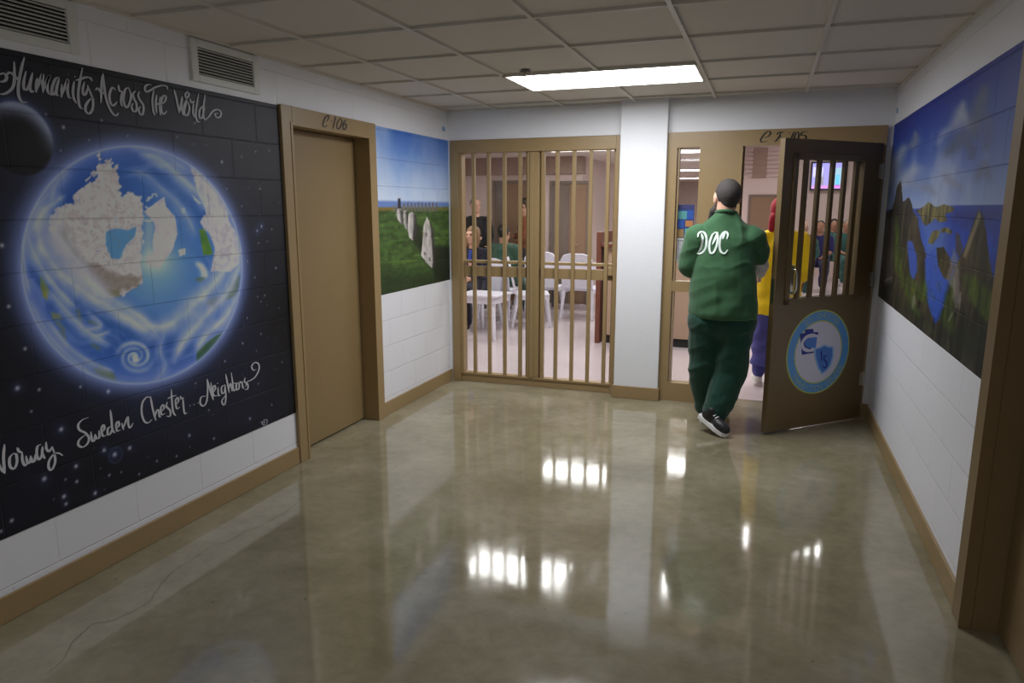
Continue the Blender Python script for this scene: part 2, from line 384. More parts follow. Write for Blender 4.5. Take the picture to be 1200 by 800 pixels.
# ------------------------------------------------------------------ shell of the corridor
YB = -4.0
struct('floor', MB().box(XL-.2, XR+.3, YB, 6.14, -.1, 0), M['floor'])
cm = MB().box(XL-.2, XR+.3, YB, 6.15, ZC+.012, ZC+.1)
struct('ceiling', cm, M['ceiling'])
g = MB()                                                    # T-bars of the suspended ceiling
cols = [-2.26, -1.66, -1.05, -0.44, 0.205]; rows = [5.70, 5.085, 4.475, 3.82, 3.20, 2.59, 1.98, 1.37, .76, .15, -.46, -1.07, -1.68, -2.29, -2.9, -3.5]
for x in cols:
    if abs(x+1.05) < .01: g.box(x-.011, x+.011, YB, -1.6, ZC-.003, ZC+.02).box(x-.011, x+.011, -1.0, 4.475, ZC-.003, ZC+.02).box(x-.011, x+.011, 5.085, YE, ZC-.003, ZC+.02)
    else: g.box(x-.011, x+.011, YB, YE, ZC-.003, ZC+.02)
for y in rows: g.box(XL, XR, y-.008, y+.008, ZC-.002, ZC+.02)
g.box(XL, XL+.02, YB, YE, ZC-.004, ZC+.02); g.box(XR-.02, XR, YB, YE, ZC-.004, ZC+.02); g.box(XL, XR, YE-.02, YE, ZC-.004, ZC+.02)
struct('trim_1', g, M['grid'])
def jag(st, n=7):
    r = random.Random(5); out = []
    for (x0, y0), (x1, y1) in zip(st[:-1], st[1:]):
        for k in range(n): t = k/n; out.append((x0+(x1-x0)*t+r.uniform(-1.1, 1.1), y0+(y1-y0)*t+r.uniform(-1.1, 1.1)))
    return out
cr = MB(); crk = [[(426,531),(412,541),(407,550),(411,560),(414,572)], sum(crop(0, 440, 2.222, [(800,305),(760,345),(700,380),(640,405),(600,430),(545,445),(500,480),(455,505),(430,530),(410,555),(390,590),(350,610),(300,635),(240,645),(215,670),(185,700),(170,735),(130,770),(90,790)]), [])]
M['crack'] = mat('hairline crack', rgb(84, 76, 58), .7)
for st_ in crk: ribbon(cr, [draw_to_plane(u, v, (0, 0, 0), (0, 0, 1))+np.array([0, 0, .0006]) for u, v in jag(st_)], .0022, (0, 0, 1), 1)
struct('trim_4', cr, M['crack'])
# left wall with the doorway of C-106
LY0, LY1, LZ = 3.64, 4.60, 2.12
wl = MB().box(XL-.2, XL, YB, LY0, 0, 2.6).box(XL-.2, XL, LY1, 6.14, 0, 2.6).box(XL-.2, XL, LY0, LY1, LZ, 2.6)
struct('wall_left', wl, M['wall_y'])
RY0, RY1, RZ = 2.05, 2.99, 2.12
wr = MB().box(XR, XR+.2, YB, RY0, 0, 2.6).box(XR, XR+.2, RY1, 6.14, 0, 2.6).box(XR, XR+.2, RY0, RY1, RZ, 2.6)
struct('wall_right', wr, M['wall_y'])
struct('wall_rear', MB().box(XL-.2, XR+.3, YB-.1, YB, 0, 2.6), M['plain_white'])
# end wall: header over gate and door, slim strips at both corners; the pillar between them
PX0, PX1, PY = -1.160, -0.785, 5.84
wb = MB().box(XL, PX0+.01, YE, YE+.2, 2.187, 2.6).box(PX1-.01, XR, YE-.03, YE+.2, 2.187, 2.6).box(.775, XR, YE-.03, YE+.2, 0, 2.187).box(XL, -2.70, YE, YE+.2, 0, 2.187)
struct('wall_back', wb, M['plain_white'])
struct('wall_pillar', MB().box(PX0, PX1, PY, YE+.2, 0, 2.5, .006), M['plain_white'])
# baseboards
def board(mb, x0, x1, y0, y1): return mb.box(x0, x1, y0, y1, 0, .108, .004)
b = MB(); board(b, XL-.001, XL+.014, YB, 3.585); board(b, XL-.001, XL+.014, 4.655, YE); struct('baseboard_left', b, M['tan'])
b = MB(); board(b, XR-.014, XR+.001, 3.045, YE-.03); struct('baseboard_right', b, M['tan'])
b = MB(); board(b, PX0-.012, PX1+.012, PY-.013, PY+.001); board(b, PX1-.001, PX1+.012, PY-.001, 5.9); board(b, PX0-.012, PX0+.001, PY-.001, 5.9); board(b, .775, XR-.014, YE-.043, YE-.03)
struct('baseboard_back', b, M['tan'])

# ------------------------------------------------------------------ door C-106 (left, closed)
def framed_door(name, label, X, sgn, y0, y1, ztop, fw, recess, frame_mat, door_mat, parent_label=None):
    """hollow-metal frame and flush slab in a side wall; sgn=+1 wall on the left (room at +x)"""
    r = empty(name, (X, (y0+y1)/2, 0)); tag(r, label, 'door', kind='structure')
    cy = (y0+y1)/2
    def bx(mb, a0, a1, b0, b1, z0, z1, bev=.003): return mb.box(sgn*a0, sgn*a1, b0-cy, b1-cy, z0, z1, bev)
    f = MB()
    bx(f, -.02, .022, y0, y0+fw, 0, ztop); bx(f, -.02, .022, y1-fw, y1, 0, ztop); bx(f, -.02, .0218, y0+fw, y1-fw, ztop-fw-.01, ztop)
    bx(f, -.16, -.015, y0+fw-.045, y0+fw-.003, 0, ztop-fw, .002); bx(f, -.16, -.015, y1-fw+.003, y1-fw+.045, 0, ztop-fw, .002); bx(f, -.16, -.015, y0+fw-.04, y1-fw+.04, ztop-fw-.007, ztop-.05, .002)
    # raised stop bead around the opening
    bx(f, .018, .026, y0+fw-.02, y0+fw, 0, ztop-fw-.01, .001); bx(f, .018, .026, y1-fw, y1-fw+.02, 0, ztop-fw-.01, .001); bx(f, .018, .026, y0+fw-.02, y1-fw+.02, ztop-fw-.01, ztop-fw+.01, .001)
    f.build('door_frame', frame_mat, r)
    s = MB(); bx(s, -recess-.045, -recess, y0+fw+.003-.003, y1-fw, .012, ztop-fw-.012, .002); s.build('door_slab', door_mat, r)
    t = MB(); bx(t, -.19, -recess-.046, y0+fw, y1-fw, .0005, .004, 0); t.build('gap_shade', M['dark'], r)  # thin black strip painting in the shade of the gap under the slab
    return r
d1 = framed_door('door_1', 'closed tan flush door in the left wall, lettered C 106 above', XL, 1, 3.585, 4.655, 2.195, .10, .105, M['tan'], M['tan_door'])
sg = crop(370, 125, 22.86,
  [(285,400),(335,320),(350,250),(310,240),(240,310),(205,420),(190,500),(235,540),(310,500)], [(405,375),(425,395)],
  [(530,265),(505,370),(460,590)], [(665,310),(595,390),(560,500),(580,590),(625,580),(685,470),(695,370),(665,310)],
  [(830,350),(775,390),(730,480),(725,580),(760,615),(810,560),(820,480),(790,455),(740,510)])
o = wall_lettering('lettering', sg, (XL+.0225, 0, 0), (1, 0, 0), .014, M['black'], None)
o.parent = d1; o.location = -Vector(d1.location)
# near right door, mostly outside the picture
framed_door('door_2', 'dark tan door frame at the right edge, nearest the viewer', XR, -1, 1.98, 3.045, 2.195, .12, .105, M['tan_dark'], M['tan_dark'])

# ------------------------------------------------------------------ barred gate screen (left part of the end wall)
gate = empty('barred_gate', (-1.93, 5.99, 0)); tag(gate, 'tan steel double screen with vertical bars, left of the white pillar', 'gate')
def gb(mb, x0, x1, y0, y1, z0, z1, bev=.003): return mb.box(x0+1.93, x1+1.93, y0-5.99, y1-5.99, z0, z1, bev)
f = MB(); GX0, GX1 = -2.705, PX0-.001
gb(f, GX0, GX0+.075, 5.93, 6.06, 0, 2.185); gb(f, GX1-.05, GX1, 5.93, 6.06, 0, 2.185); gb(f, GX0+.075, GX1-.05, 5.931, 6.06, 2.075, 2.185); gb(f, GX0+.075, GX1-.05, 5.955, 6.06, 0, .075); gb(f, GX0+.076, GX1-.051, 5.944, 6.0, .066, .085)
gb(f, -1.985, -1.875, 5.948, 6.055, .086, 2.074); gb(f, -1.955, -1.92, 5.933, 5.949, .087, 2.073)
f.build('outer_frame', M['tan'], gate)
for (a0, a1) in ((GX0+.075, -1.985), (-1.875, GX1-.05)):
    r_ = MB(); gb(r_, a0, a1, 5.985, 6.05, .985, 1.075); gb(r_, a0, a1, 5.975, 6.05, 1.105, 1.13); gb(r_, a0, a0+.022, 5.985, 6.05, .08, 2.08); gb(r_, a1-.022, a1, 5.985, 6.05, .08, 2.08)
    r_.build('middle_rail', M['tan'], gate)
    for (z0, z1) in ((.085, .99), (1.13, 2.078)):
        p_ = MB(); gb(p_, a0+.01, a1-.01, 6.03, 6.036, z0, z1, 0); p_.build('pane', M['glass'], gate)
for x in (-2.615, -2.49, -2.345, -2.197, -2.05, -1.84, -1.715, -1.568, -1.422, -1.277):
    p_ = MB(); gb(p_, x-.0155, x+.0155, 5.945, 5.976, .08, 2.08, .003); p_.build('bar', M['tan'], gate)
p_ = MB(); gb(p_, -1.258, -1.215, 5.95, 5.984, 1.03, 1.10, .004); p_.build('latch', M['tan'], gate)

# ------------------------------------------------------------------ frame of C-105 with its sidelight
fr = empty('door_frame', (0, 5.9, 0)); tag(fr, 'wide tan steel door frame with narrow sidelight window right of the pillar', 'door frame')
FX0, FX1, FY0, FY1 = PX1+.001, .775, 5.885, 5.985
def fb(mb, x0, x1, y0, y1, z0, z1, bev=.003): return mb.box(x0, x1, y0-5.9, y1-5.9, z0, z1, bev)
DX0, DX1, DZ = -.215, .715, 2.068
f = MB(); fb(f, FX0, -.71, FY0, FY1, 0, 2.186, 0); fb(f, -.71, -.535, FY0, FY1, DZ, 2.186, 0); fb(f, -.535, DX0, FY0, FY1, 0, 2.186, 0); fb(f, -.71, -.535, FY0, FY1, 0, .155, 0); fb(f, -.71, -.535, FY0+.004, FY1, .925, 1.01, 0)
fb(f, DX0, DX1+.003, FY0, FY1, DZ, 2.186, 0); fb(f, DX1+.003, FX1, FY0, FY1, 0, 2.186, 0)
fb(f, DX0-.002, DX0+.016, FY1-.03, FY1, 0, DZ, .001); fb(f, -.70, -.69, FY0+.01, FY1, .155, .925, .001); fb(f, -.70, -.69, FY0+.01, FY1, 1.01, 2.07, .001)
f.build('frame', M['tan'], fr)
for z0, z1 in ((.155, .925), (1.01, DZ)):
    p_ = MB(); fb(p_, -.711, -.534, 5.94, 5.945, z0, z1, 0); p_.build('pane', M['glass'], fr)
sg = crop(880, 145, 15, [(225,245),(300,225),(345,170),(330,135),(270,150),(200,230),(170,290),(200,325),(280,300)],
  [(450,190),(500,150),(590,145)], [(530,150),(490,240),(420,320)], [(470,245),(535,232)], [(664,170),(680,160)],
  [(780,135),(735,190),(700,290)], [(830,140),(780,190),(760,270),(785,305),(830,260),(842,190),(830,140)], [(1000,135),(910,148),(880,198),(950,205),(968,250),(930,305),(870,298)])
o = wall_lettering('lettering', sg, (0, FY0, 0), (0, -1, 0), .013, M['black'], None); o.parent = fr; o.location = -Vector(fr.location)

# ------------------------------------------------------------------ the open barred door
HX, HY = .722, 5.872; TH = math.atan2(-.69528, -.71874)
dr = empty('barred_door', (HX, HY, .012), TH); tag(dr, 'open tan steel door with barred window and round blue and white emblem', 'door')
# local: x from hinge to free edge, y = thickness (seen face at the -y or +y side), z up
LW, LH, T = .94, 2.045, .045
def facey(): return 1   # room face is at local +y
dz = lambda v: v-.012
s = MB(); WX0, WX1, WZ0, WZ1 = .175, .825, .965, 1.935
s.box(0, WX0, 0, T, 0, dz(2.057)).box(WX1, LW, 0, T, 0, dz(2.057)).box(WX0, WX1, 0, T, 0, dz(WZ0)).box(WX0, WX1, 0, T, dz(WZ1), dz(2.057))
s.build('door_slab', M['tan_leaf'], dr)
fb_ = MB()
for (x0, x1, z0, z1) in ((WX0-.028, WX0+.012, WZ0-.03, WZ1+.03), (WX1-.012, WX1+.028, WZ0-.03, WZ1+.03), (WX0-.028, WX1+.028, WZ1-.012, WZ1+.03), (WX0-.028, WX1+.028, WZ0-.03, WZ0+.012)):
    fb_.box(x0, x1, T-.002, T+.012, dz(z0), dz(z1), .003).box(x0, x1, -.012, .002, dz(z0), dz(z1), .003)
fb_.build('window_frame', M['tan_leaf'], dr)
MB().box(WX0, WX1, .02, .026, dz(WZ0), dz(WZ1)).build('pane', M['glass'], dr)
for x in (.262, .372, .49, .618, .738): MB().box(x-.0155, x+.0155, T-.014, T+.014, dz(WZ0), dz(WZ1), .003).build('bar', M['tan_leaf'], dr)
for z in (.32, 1.08, 1.86):
    h_ = MB().tube([(-.002, T+.008, dz(z-.055)), (-.002, T+.008, dz(z+.055))], .0085, 10).box(-.004, .03, T-.001, T+.002, dz(z-.05), dz(z+.05)); h_.build('hinge', M['chrome'], dr)
MB().tube([(.80, T-.002, dz(1.185)), (.80, T+.035, dz(1.18)), (.80, T+.05, dz(1.15)), (.80, T+.05, dz(1.05)), (.80, T+.035, dz(1.02)), (.80, T-.002, dz(1.015))], .0075, 10).box(.775, .83, T-.001, T+.003, dz(1.0), dz(1.21), .002).build('handle', M['chrome'], dr, True)
MB().box(LW-.002, LW+.002, .01, T-.01, dz(.95), dz(1.12)).build('latch_plate', M['chrome'], dr)
# emblem
em_root = MB()
EC = (.482, dz(.567)); ER = .312
def disc(r0, r1, d0, d1, m, name, n=72, parent=None):
    mb = MB(); v = []; 
    for k in range(n):
        t = 2*PI*k/n; c, s_ = math.cos(t), math.sin(t)
        v += [(EC[0]+r1*c, d1, EC[1]+r1*s_), (EC[0]+r0*c, d1, EC[1]+r0*s_), (EC[0]+r1*c, d0, EC[1]+r1*s_)]
    fs = []
    for k in range(n):
        a = 3*k; b_ = 3*((k+1) % n); fs += [(a, b_, b_+1, a+1), (a, a+2, b_+2, b_)]
    mb.add(v, fs); return mb.build(name, m, parent)
M['em_green'] = mat('emblem yellow green', rgb(178, 190, 96), .4); M['em_blue'] = mat('emblem sky blue', rgb(88, 150, 214), .4); M['em_white'] = mat('emblem white', rgb(206, 204, 222), .4)
M['em_navy'] = mat('emblem navy', rgb(24, 34, 140), .4); M['em_mid'] = mat('emblem mid blue', rgb(72, 122, 204), .4); M['em_pale'] = mat('emblem pale blue', rgb(140, 180, 226), .4); M['em_text'] = mat('emblem lettering grey green', rgb(150, 176, 160), .4)
em = disc(0, ER, T-.001, T+.0020, M['em_green'], 'emblem', parent=dr)
em['label'] = 'round blue and white emblem with keystone and shield'
disc(.236, ER-.011, T+.0021, T+.0026, M['em_blue'], 'ring', parent=em); disc(0, .226, T+.0021, T+.0028, M['em_white'], 'field', parent=em)
DN = np.array([math.sin(TH), -math.cos(TH), 0])*-1     # outward normal of the seen face
def dpt(u, v):   # drawing point -> local door coordinates (x, z)
    q = draw_to_plane(u, v, np.array([HX, HY, 0])+DN*T, DN); d = q[:2]-np.array([HX, HY]); return (d[0]*math.cos(TH)+d[1]*math.sin(TH), q[2]-.012)
def dpoly(pts, d0, d1, m, name, ox=890, oy=340, s=5.714):
    P = [dpt(ox+x/s, oy+y/s) for x, y in pts]; MB().prism(P, d0, d1, lambda a, b_, d: (a, d, b_)).build(name, m, em)
dpoly([(268,292),(302,285),(302,262),(358,258),(360,280),(392,280),(392,296),(330,300),(345,408),(362,405),(362,418),(282,432)], T+.0026, T+.0034, M['em_navy'], 'keystone')
dpoly([(300,362),(306,335),(330,318),(384,312),(374,384),(340,386),(315,380)], T+.0026, T+.0036, M['em_mid'], 'keystone')
cs = crop(890, 340, 5.714, [(390,305),(350,300),(310,315),(285,350),(290,385),(320,402),(365,402)])
def door_ribbon(strokes, wd, off, m, name):
    mb = MB()
    for st in strokes:
        P = [dpt(*q) for q in spline(st, 6)]; ribbon(mb, [(a, T+off, b_) for a, b_ in P], wd, (0, 1, 0), .9)
    return mb.build(name, m, em)
door_ribbon(cs, .028, .0040, M['em_white'], 'letter')
dpoly([(362,388),(400,378),(432,360),(462,374),(494,372),(494,440),(478,500),(448,540),(415,564),(385,520),(366,450)], T+.0026, T+.0042, M['em_pale'], 'shield')
dpoly([(374,396),(404,388),(432,372),(460,384),(484,384),(484,440),(468,492),(442,530),(416,550),(394,512),(377,450)], T+.0040, T+.0050, M['em_mid'], 'shield')
door_ribbon(crop(890, 340, 5.714, [(408,402),(412,440),(410,475)], [(446,438),(432,440),(428,460),(444,480),(448,502),(436,518),(420,508)]), .013, .0054, M['em_navy'], 'letter')
# ring lettering (worn band of raised letter shapes at top and bottom of the ring)
def ring_text(word, a0, a1, flip):
    cu = bpy.data.curves.new('t', 'FONT'); cu.size = .062; cu.align_x = 'CENTER'; cu.extrude = .0006
    mbx = MB(); n = len(word); dg = bpy.context.evaluated_depsgraph_get()
    for i, ch in enumerate(word):
        if ch == ' ': continue
        cu.body = ch; to = bpy.data.objects.new('t', cu); COL.objects.link(to); bpy.context.view_layer.update(); dg = bpy.context.evaluated_depsgraph_get()
        me = bpy.data.meshes.new_from_object(to.evaluated_get(dg)); 
        t = a0+(a1-a0)*(i+.5)/n; rr = .248 if not flip else .292
        for v in me.vertices:
            x, y, z = v.co
            # seen from the room the local x axis runs to the left, so letters are mirrored in x
            ang = t; ca, sa = math.cos(ang), math.sin(ang)
            rad = (rr+y) if not flip else (rr-y); tan_ = (x if not flip else -x)
            X_ = rad*ca + tan_*sa; Z_ = rad*sa - tan_*ca
            v.co = (EC[0]-X_, T+.0030+z, EC[1]+Z_)
        mbx.add([v.co[:] for v in me.vertices], [tuple(p.vertices) for p in me.polygons]); COL.objects.unlink(to); bpy.data.objects.remove(to)
    mbx.build('ring_lettering', M['em_text'], em)
ring_text('SCI CHESTER', math.radians(128), math.radians(48), False)
ring_text('TRANSITION CENTER', math.radians(212), math.radians(334), True)

# ------------------------------------------------------------------ ceiling light, sprinkler, vents
def lamp(name, label, x, y, z, sx, sy, m, group=None):
    r = empty(name, (x, y, z)); tag(r, label, 'light', group)
    f = MB(); a, b_ = sx/2, sy/2
    for q in ((-a, a, -b_, -b_+.02), (-a, a, b_-.02, b_), (-a, -a+.02, -b_, b_), (a-.02, a, -b_, b_)): f.box(*q, -.008, .01, .002)
    f.build('frame', M['grid'], r)
    MB().add([(-a+.02, -b_+.02, -.002), (a-.02, -b_+.02, -.002), (a-.02, b_-.02, -.002), (-a+.02, b_-.02, -.002)], [(0, 3, 2, 1)]).build('diffuser', m, r)
    return r
lamp('ceiling_light', 'bright recessed fluorescent ceiling panel in front of the end wall', -1.055, 4.78, ZC, 1.22, .61, M['lamp'])
lamp('ceiling_light', 'fluorescent ceiling panel behind the viewer', -1.055, -1.3, ZC, 1.22, .61, M['lamp_rear'])
sp = empty('sprinkler_head', (-1.48, 4.39, ZC)); tag(sp, 'small pendent sprinkler head on the ceiling beside the light panel', 'sprinkler')
MB().tube([(0, 0, .002), (0, 0, -.004)], .035, 20).build('escutcheon', M['greymetal'], sp)
MB().tube([(0, 0, 0), (0, 0, -.03)], .009, 10).tube([(.012, 0, -.02), (.016, 0, -.035), (.004, 0, -.05)], .003, 8).tube([(-.012, 0, -.02), (-.016, 0, -.035), (-.004, 0, -.05)], .003, 8).build('body', M['chrome'], sp)
MB().tube([(0, 0, -.05), (0, 0, -.053)], .016, 16).build('deflector', M['chrome'], sp)
def vent(label, y0, y1):
    r = empty('air_vent', (XL, (y0+y1)/2, 2.32)); tag(r, label, 'vent', 'return air grilles above the black mural')
    hw = (y1-y0)/2; f = MB(); z0, z1 = 2.255-2.32, 2.388-2.32; o_ = .045
    f.box(-.001, .014, -hw-o_, -hw, z0-.035, z1+.035, .003).box(-.001, .014, hw, hw+o_, z0-.035, z1+.035, .003).box(-.001, .014, -hw, hw, z1, z1+.035, .003).box(-.001, .014, -hw, hw, z0-.035, z0, .003)
    f.build('frame', M['louver'], r); MB().box(.0, .002, -hw, hw, z0, z1).build('backing', M['dark'], r)
    n = 9
    for k in range(n):
        z = z0+(z1-z0)*(k+.5)/n; Mx = Matrix.Translation((.006, 0, z)) @ Matrix.Rotation(math.radians(38), 4, 'Y')
        MB().box(-.006, .006, -hw, hw, -.0012, .0012, 0, Mx).build('louver', M['louver'], r)
vent('air grille at the upper left corner, above the word Humanity', 1.86, 2.265)
vent('air grille left of door C 106, above the word World', 2.97, 3.378)
M['blue_tape'] = mat('faded blue smudge', rgb(130, 160, 200), .6)
for (x, y, dx, dy, lab) in ((XL, 5.86, .002, .03, 'small pale blue paint dab high in the left rear corner'), (XR, 5.86, -.002, .03, 'small pale blue paint dab high in the right rear corner')):
    o = MB().tube([(x, y, 2.28), (x+dx, y, 2.28)], [(.022, .035), (.018, .03)], 16).build('paint_dab', M['blue_tape']); tag(o, lab, 'paint dab')
# ------------------------------------------------------------------ wall paintings
RNG = random.Random(4)
def sc(ox, oy, s, pts): return [(ox+x/s, oy+y/s) for x, y in pts]
C2 = lambda *p: sc(0, 220, 3.3333, p)
# --- the globe in space (left wall, near)
P = Paint(XL, .75, 3.583, .334, 2.187, .0042, 1)
P.fill((17, 17, 24))
n1 = fbm(P.A*1.6, P.Z*1.6, 5, 3); n2 = fbm(P.A*4+7, P.Z*4, 4, 9)
P.mix(np.clip((n1-.42)*3.0, 0, 1)*.75, (34, 38, 62))
P.mix(np.clip((P.A-2.7)/.9, 0, 1)*np.clip((P.Z-1.0)/.8, 0, 1)*(.5+.5*n2), (62, 62, 74))
EY, EZ, RA, RB = 2.572, 1.328, .628, .556
ex, ez = (P.A-EY)/RA, (P.Z-EZ)/RB; er = np.hypot(ex, ez)
P.mix(np.clip(np.exp(-np.clip(er-1, 0, 9)/.15)*1.0, 0, 1)*.62, (96, 114, 172))
# small dark planet, lit from the upper right
py, pz, pr = 2.012, 1.862, .139
r = np.hypot(P.A-py, P.Z-pz)/pr; dirn = ((P.A-py)*.45+(P.Z-pz)*.9)/pr
P.mix(np.exp(-np.clip(r-1, 0, 9)/.12)*np.clip(.6+.5*dirn, 0, 1)*.9, (92, 108, 166))
body = np.clip((1-r)/.03, 0, 1); P.mix(body, (10, 10, 14))
P.mix(body*np.clip((r-.4)/.5, 0, 1)**1.1*np.clip(dirn*1.3+.1, 0, 1), (176, 186, 222))
P.mix(body*np.clip((r-.9)/.1, 0, 1)*.5*np.clip(dirn+1.0, 0, 1), (110, 120, 160))
# sphere
inside = np.clip((1-er)/.012, 0, 1)
sw = fbm(P.A*3+ez*2, P.Z*3+ex*1.5, 4, 21)
ocean = np.array([24, 72, 158])+(sw[:, None]-.5)*np.array([36, 44, 50])+np.clip((1.45-P.Z)/.6, 0, 1)[:, None]*np.array([34, 26, 22])
P.mix(inside, ocean)
th = np.arctan2(ez, ex); wisp = fbm(th*2.2+er*3+30, er*11+fbm(P.A*4, P.Z*4, 3, 5)*5, 4, 61)
P.mix(inside*np.clip((wisp-.47)*3.2, 0, 1)*np.clip((er-.35)*1.6, 0, 1)*.75, (138, 158, 218))
gl = np.exp(-(((P.u-182)/46)**2+((P.v-318)/48)**2)); P.mix(inside*gl*.85, (146, 186, 222))
gl = np.exp(-(((P.u-178)/80)**2+((P.v-300)/80)**2)); P.mix(inside*gl*.55, (96, 152, 208))
P.mix(inside*np.clip((er-.80)/.2, 0, 1)**1.6*.72, (126, 142, 214))
snap = P.c.copy()
def tex(base, dark, f, seed, k=1.0):
    def g(u, v):
        t = np.clip((fbm(P.A*f*.8+P.Z*f*.6, P.Z*f*.8-P.A*f*.6, 5, seed)-.34)*2.8, 0, 1)[:, None]*k
        return np.array(base)*(t)+np.array(dark)*(1-t)
    return g
snow = tex((216, 213, 218), (184, 177, 180), 60, 5)
P.poly(C2((385,-142),(392,-95),(410,-105),(432,-115),(440,-80),(455,-90),(462,-40),(468,30),(475,50),(500,18),(530,30),(560,60),(556,120),(556,200),(548,290),(552,370),(480,420),(420,430),(370,415),(330,350),(300,290),(235,230),(190,170),(186,120),(225,75),(280,60),(282,30),(330,-8),(375,-40)), snow, .7, 1, 4.2, .22, 3)
for q in (C2((350,-55),(362,-70),(380,-60),(366,-40)), C2((330,-30),(356,-50),(352,-40),(335,-22)), C2((480,30),(500,20),(505,60),(490,70))): P.poly(q, snow, .6, .9)
P.poly(C2((412,168),(450,158),(500,166),(530,150),(524,195),(490,225),(466,280),(432,276),(412,225)), (84, 144, 200), .8, .95, 1.4, .2, 8)
P.poly(C2((560,95),(590,110),(604,150),(596,215),(596,270),(566,290),(560,200)), (150, 178, 212), 4, .8, 2)
P.mix(inside*np.exp(-(((P.u-180)/20)**2+((P.v-306)/15)**2))*.8, (224, 230, 240))
P.poly(C2((560,92),(640,34),(646,72),(682,112),(692,180),(670,250),(640,282),(616,318),(600,270),(594,210),(606,150),(585,118)), tex((222, 218, 224), (196, 188, 194), 44, 11), .7, 1, .8, .2, 4)
for k in range(26):
    u = 145+RNG.random()*38; v = 224+RNG.random()*32; a = RNG.random()*3; l = 2+RNG.random()*5
    P.stroke([(u, v), (u+l*math.cos(a), v+l*math.sin(a)*.8), (u+l*1.7*math.cos(a+.6), v+l*1.5*math.sin(a+.6))], 1.4, (216, 214, 222), .85)
for k in range(46):
    u = 92+RNG.random()*68; v = 232+RNG.random()*80; a = RNG.random()*3; l = 2+RNG.random()*4
    P.stroke([(u, v), (u+l*math.cos(a), v+l*math.sin(a))], .7, (128, 116, 120) if k % 3 else (90, 126, 180), .55)
P.poly(C2((340,290),(390,300),(430,330),(552,350),(545,385),(480,400),(440,425),(385,420),(350,380)), (112, 100, 86), 2.5, .62, 3.5, .2, 14)
P.poly(C2((325,335),(352,345),(378,385),(402,400),(398,428),(372,420),(345,380)), (92, 124, 52), 2.0, .85, 2.5, .2, 17)
P.poly(C2((372,398),(398,400),(396,420),(378,420)), (84, 170, 48), 1.0, .9)
P.poly(C2((400,395),(470,400),(466,425),(412,428)), (104, 102, 52), 2, .8, 2)
E6 = lambda *p: sc(150, 160, 5, p)
P.poly(E6((355,160),(402,190),(470,240),(532,310),(572,400),(592,500),(640,570),(658,660),(652,740),(600,790),(480,790),(498,700),(504,660),(482,590),(440,540),(422,500),(440,462),(456,458),(440,400),(402,315),(382,240)), tex((214, 212, 220), (180, 176, 184), 40, 31), .8, 1, 1.2, .2, 6)
P.poly(E6((372,340),(400,365),(426,390),(412,396),(386,372)), (206, 208, 220), .6, .9)
P.poly(E6((414,540),(446,545),(478,620),(492,690),(440,692),(426,620)), tex((118, 150, 40), (60, 116, 52), 12, 2), .6, .95, .8)
P.poly(E6((446,545),(470,560),(506,650),(496,692),(478,630)), (76, 128, 190), .7, .8)
P.poly(E6((292,664),(330,658),(336,690),(300,702)), (220, 222, 230), .7, .95, 1); P.poly(E6((308,420),(332,418),(332,452),(312,450)), (206, 214, 228), .9, .8)
for q in ([(400,740),(430,770),(440,830)], [(420,750),(450,790),(455,820)]): P.stroke(E6(*q), 4, (206, 212, 226), .8)
P.poly(E6((395,830),(420,820),(450,825),(430,850),(400,850)), (86, 112, 80), .9, .7, 1)
# greens and browns on the limb
G = (96, 128, 52)
P.poly(C2((152,335),(172,360),(190,400),(182,440),(166,425),(156,385)), tex((150, 146, 54), (70, 110, 60), 14, 5), 1, .9, 1)
P.poly(C2((196,485),(232,490),(240,512),(205,512)), (140, 140, 64), 1.5, .7, 1.4)
for q in ((215,520,250,560), (235,560,250,590), (355,610,385,630), (380,690,440,740), (300,470,312,560), (345,520,380,535)): P.stroke(C2((q[0],q[1]), ((q[0]+q[2])/2+4,(q[1]+q[3])/2), (q[2],q[3])), 3.0, (108, 122, 84), .6)
P.poly(C2((362,700),(400,706),(436,722),(458,760),(430,765),(380,735)), (106, 124, 78), 2.2, .8, 2)
P.poly(C2((768,640),(800,608),(846,574),(884,560),(870,600),(834,650),(790,690),(764,700)), tex((70, 104, 62), (44, 80, 48), 10, 6), .9, .95)
P.poly(C2((890,380),(936,338),(934,380),(915,425),(880,440)), (66, 90, 62), 1.4, .85, 1)
P.poly(C2((800,440),(850,420),(880,430),(840,480),(812,500)), (98, 110, 88), 2.5, .6, 3)
for pts, wd, c, al in ((C2((150,90),(200,170),(250,260),(320,350),(400,440)), [12,20,18,12], (170,172,188), .6), (C2((230,160),(270,240),(330,320)), [7,9,6], (120,124,104), .55), (C2((120,60),(160,0),(240,-60)), [10,16,10], (110,136,200), .5)): P.stroke(pts, wd, c, al)
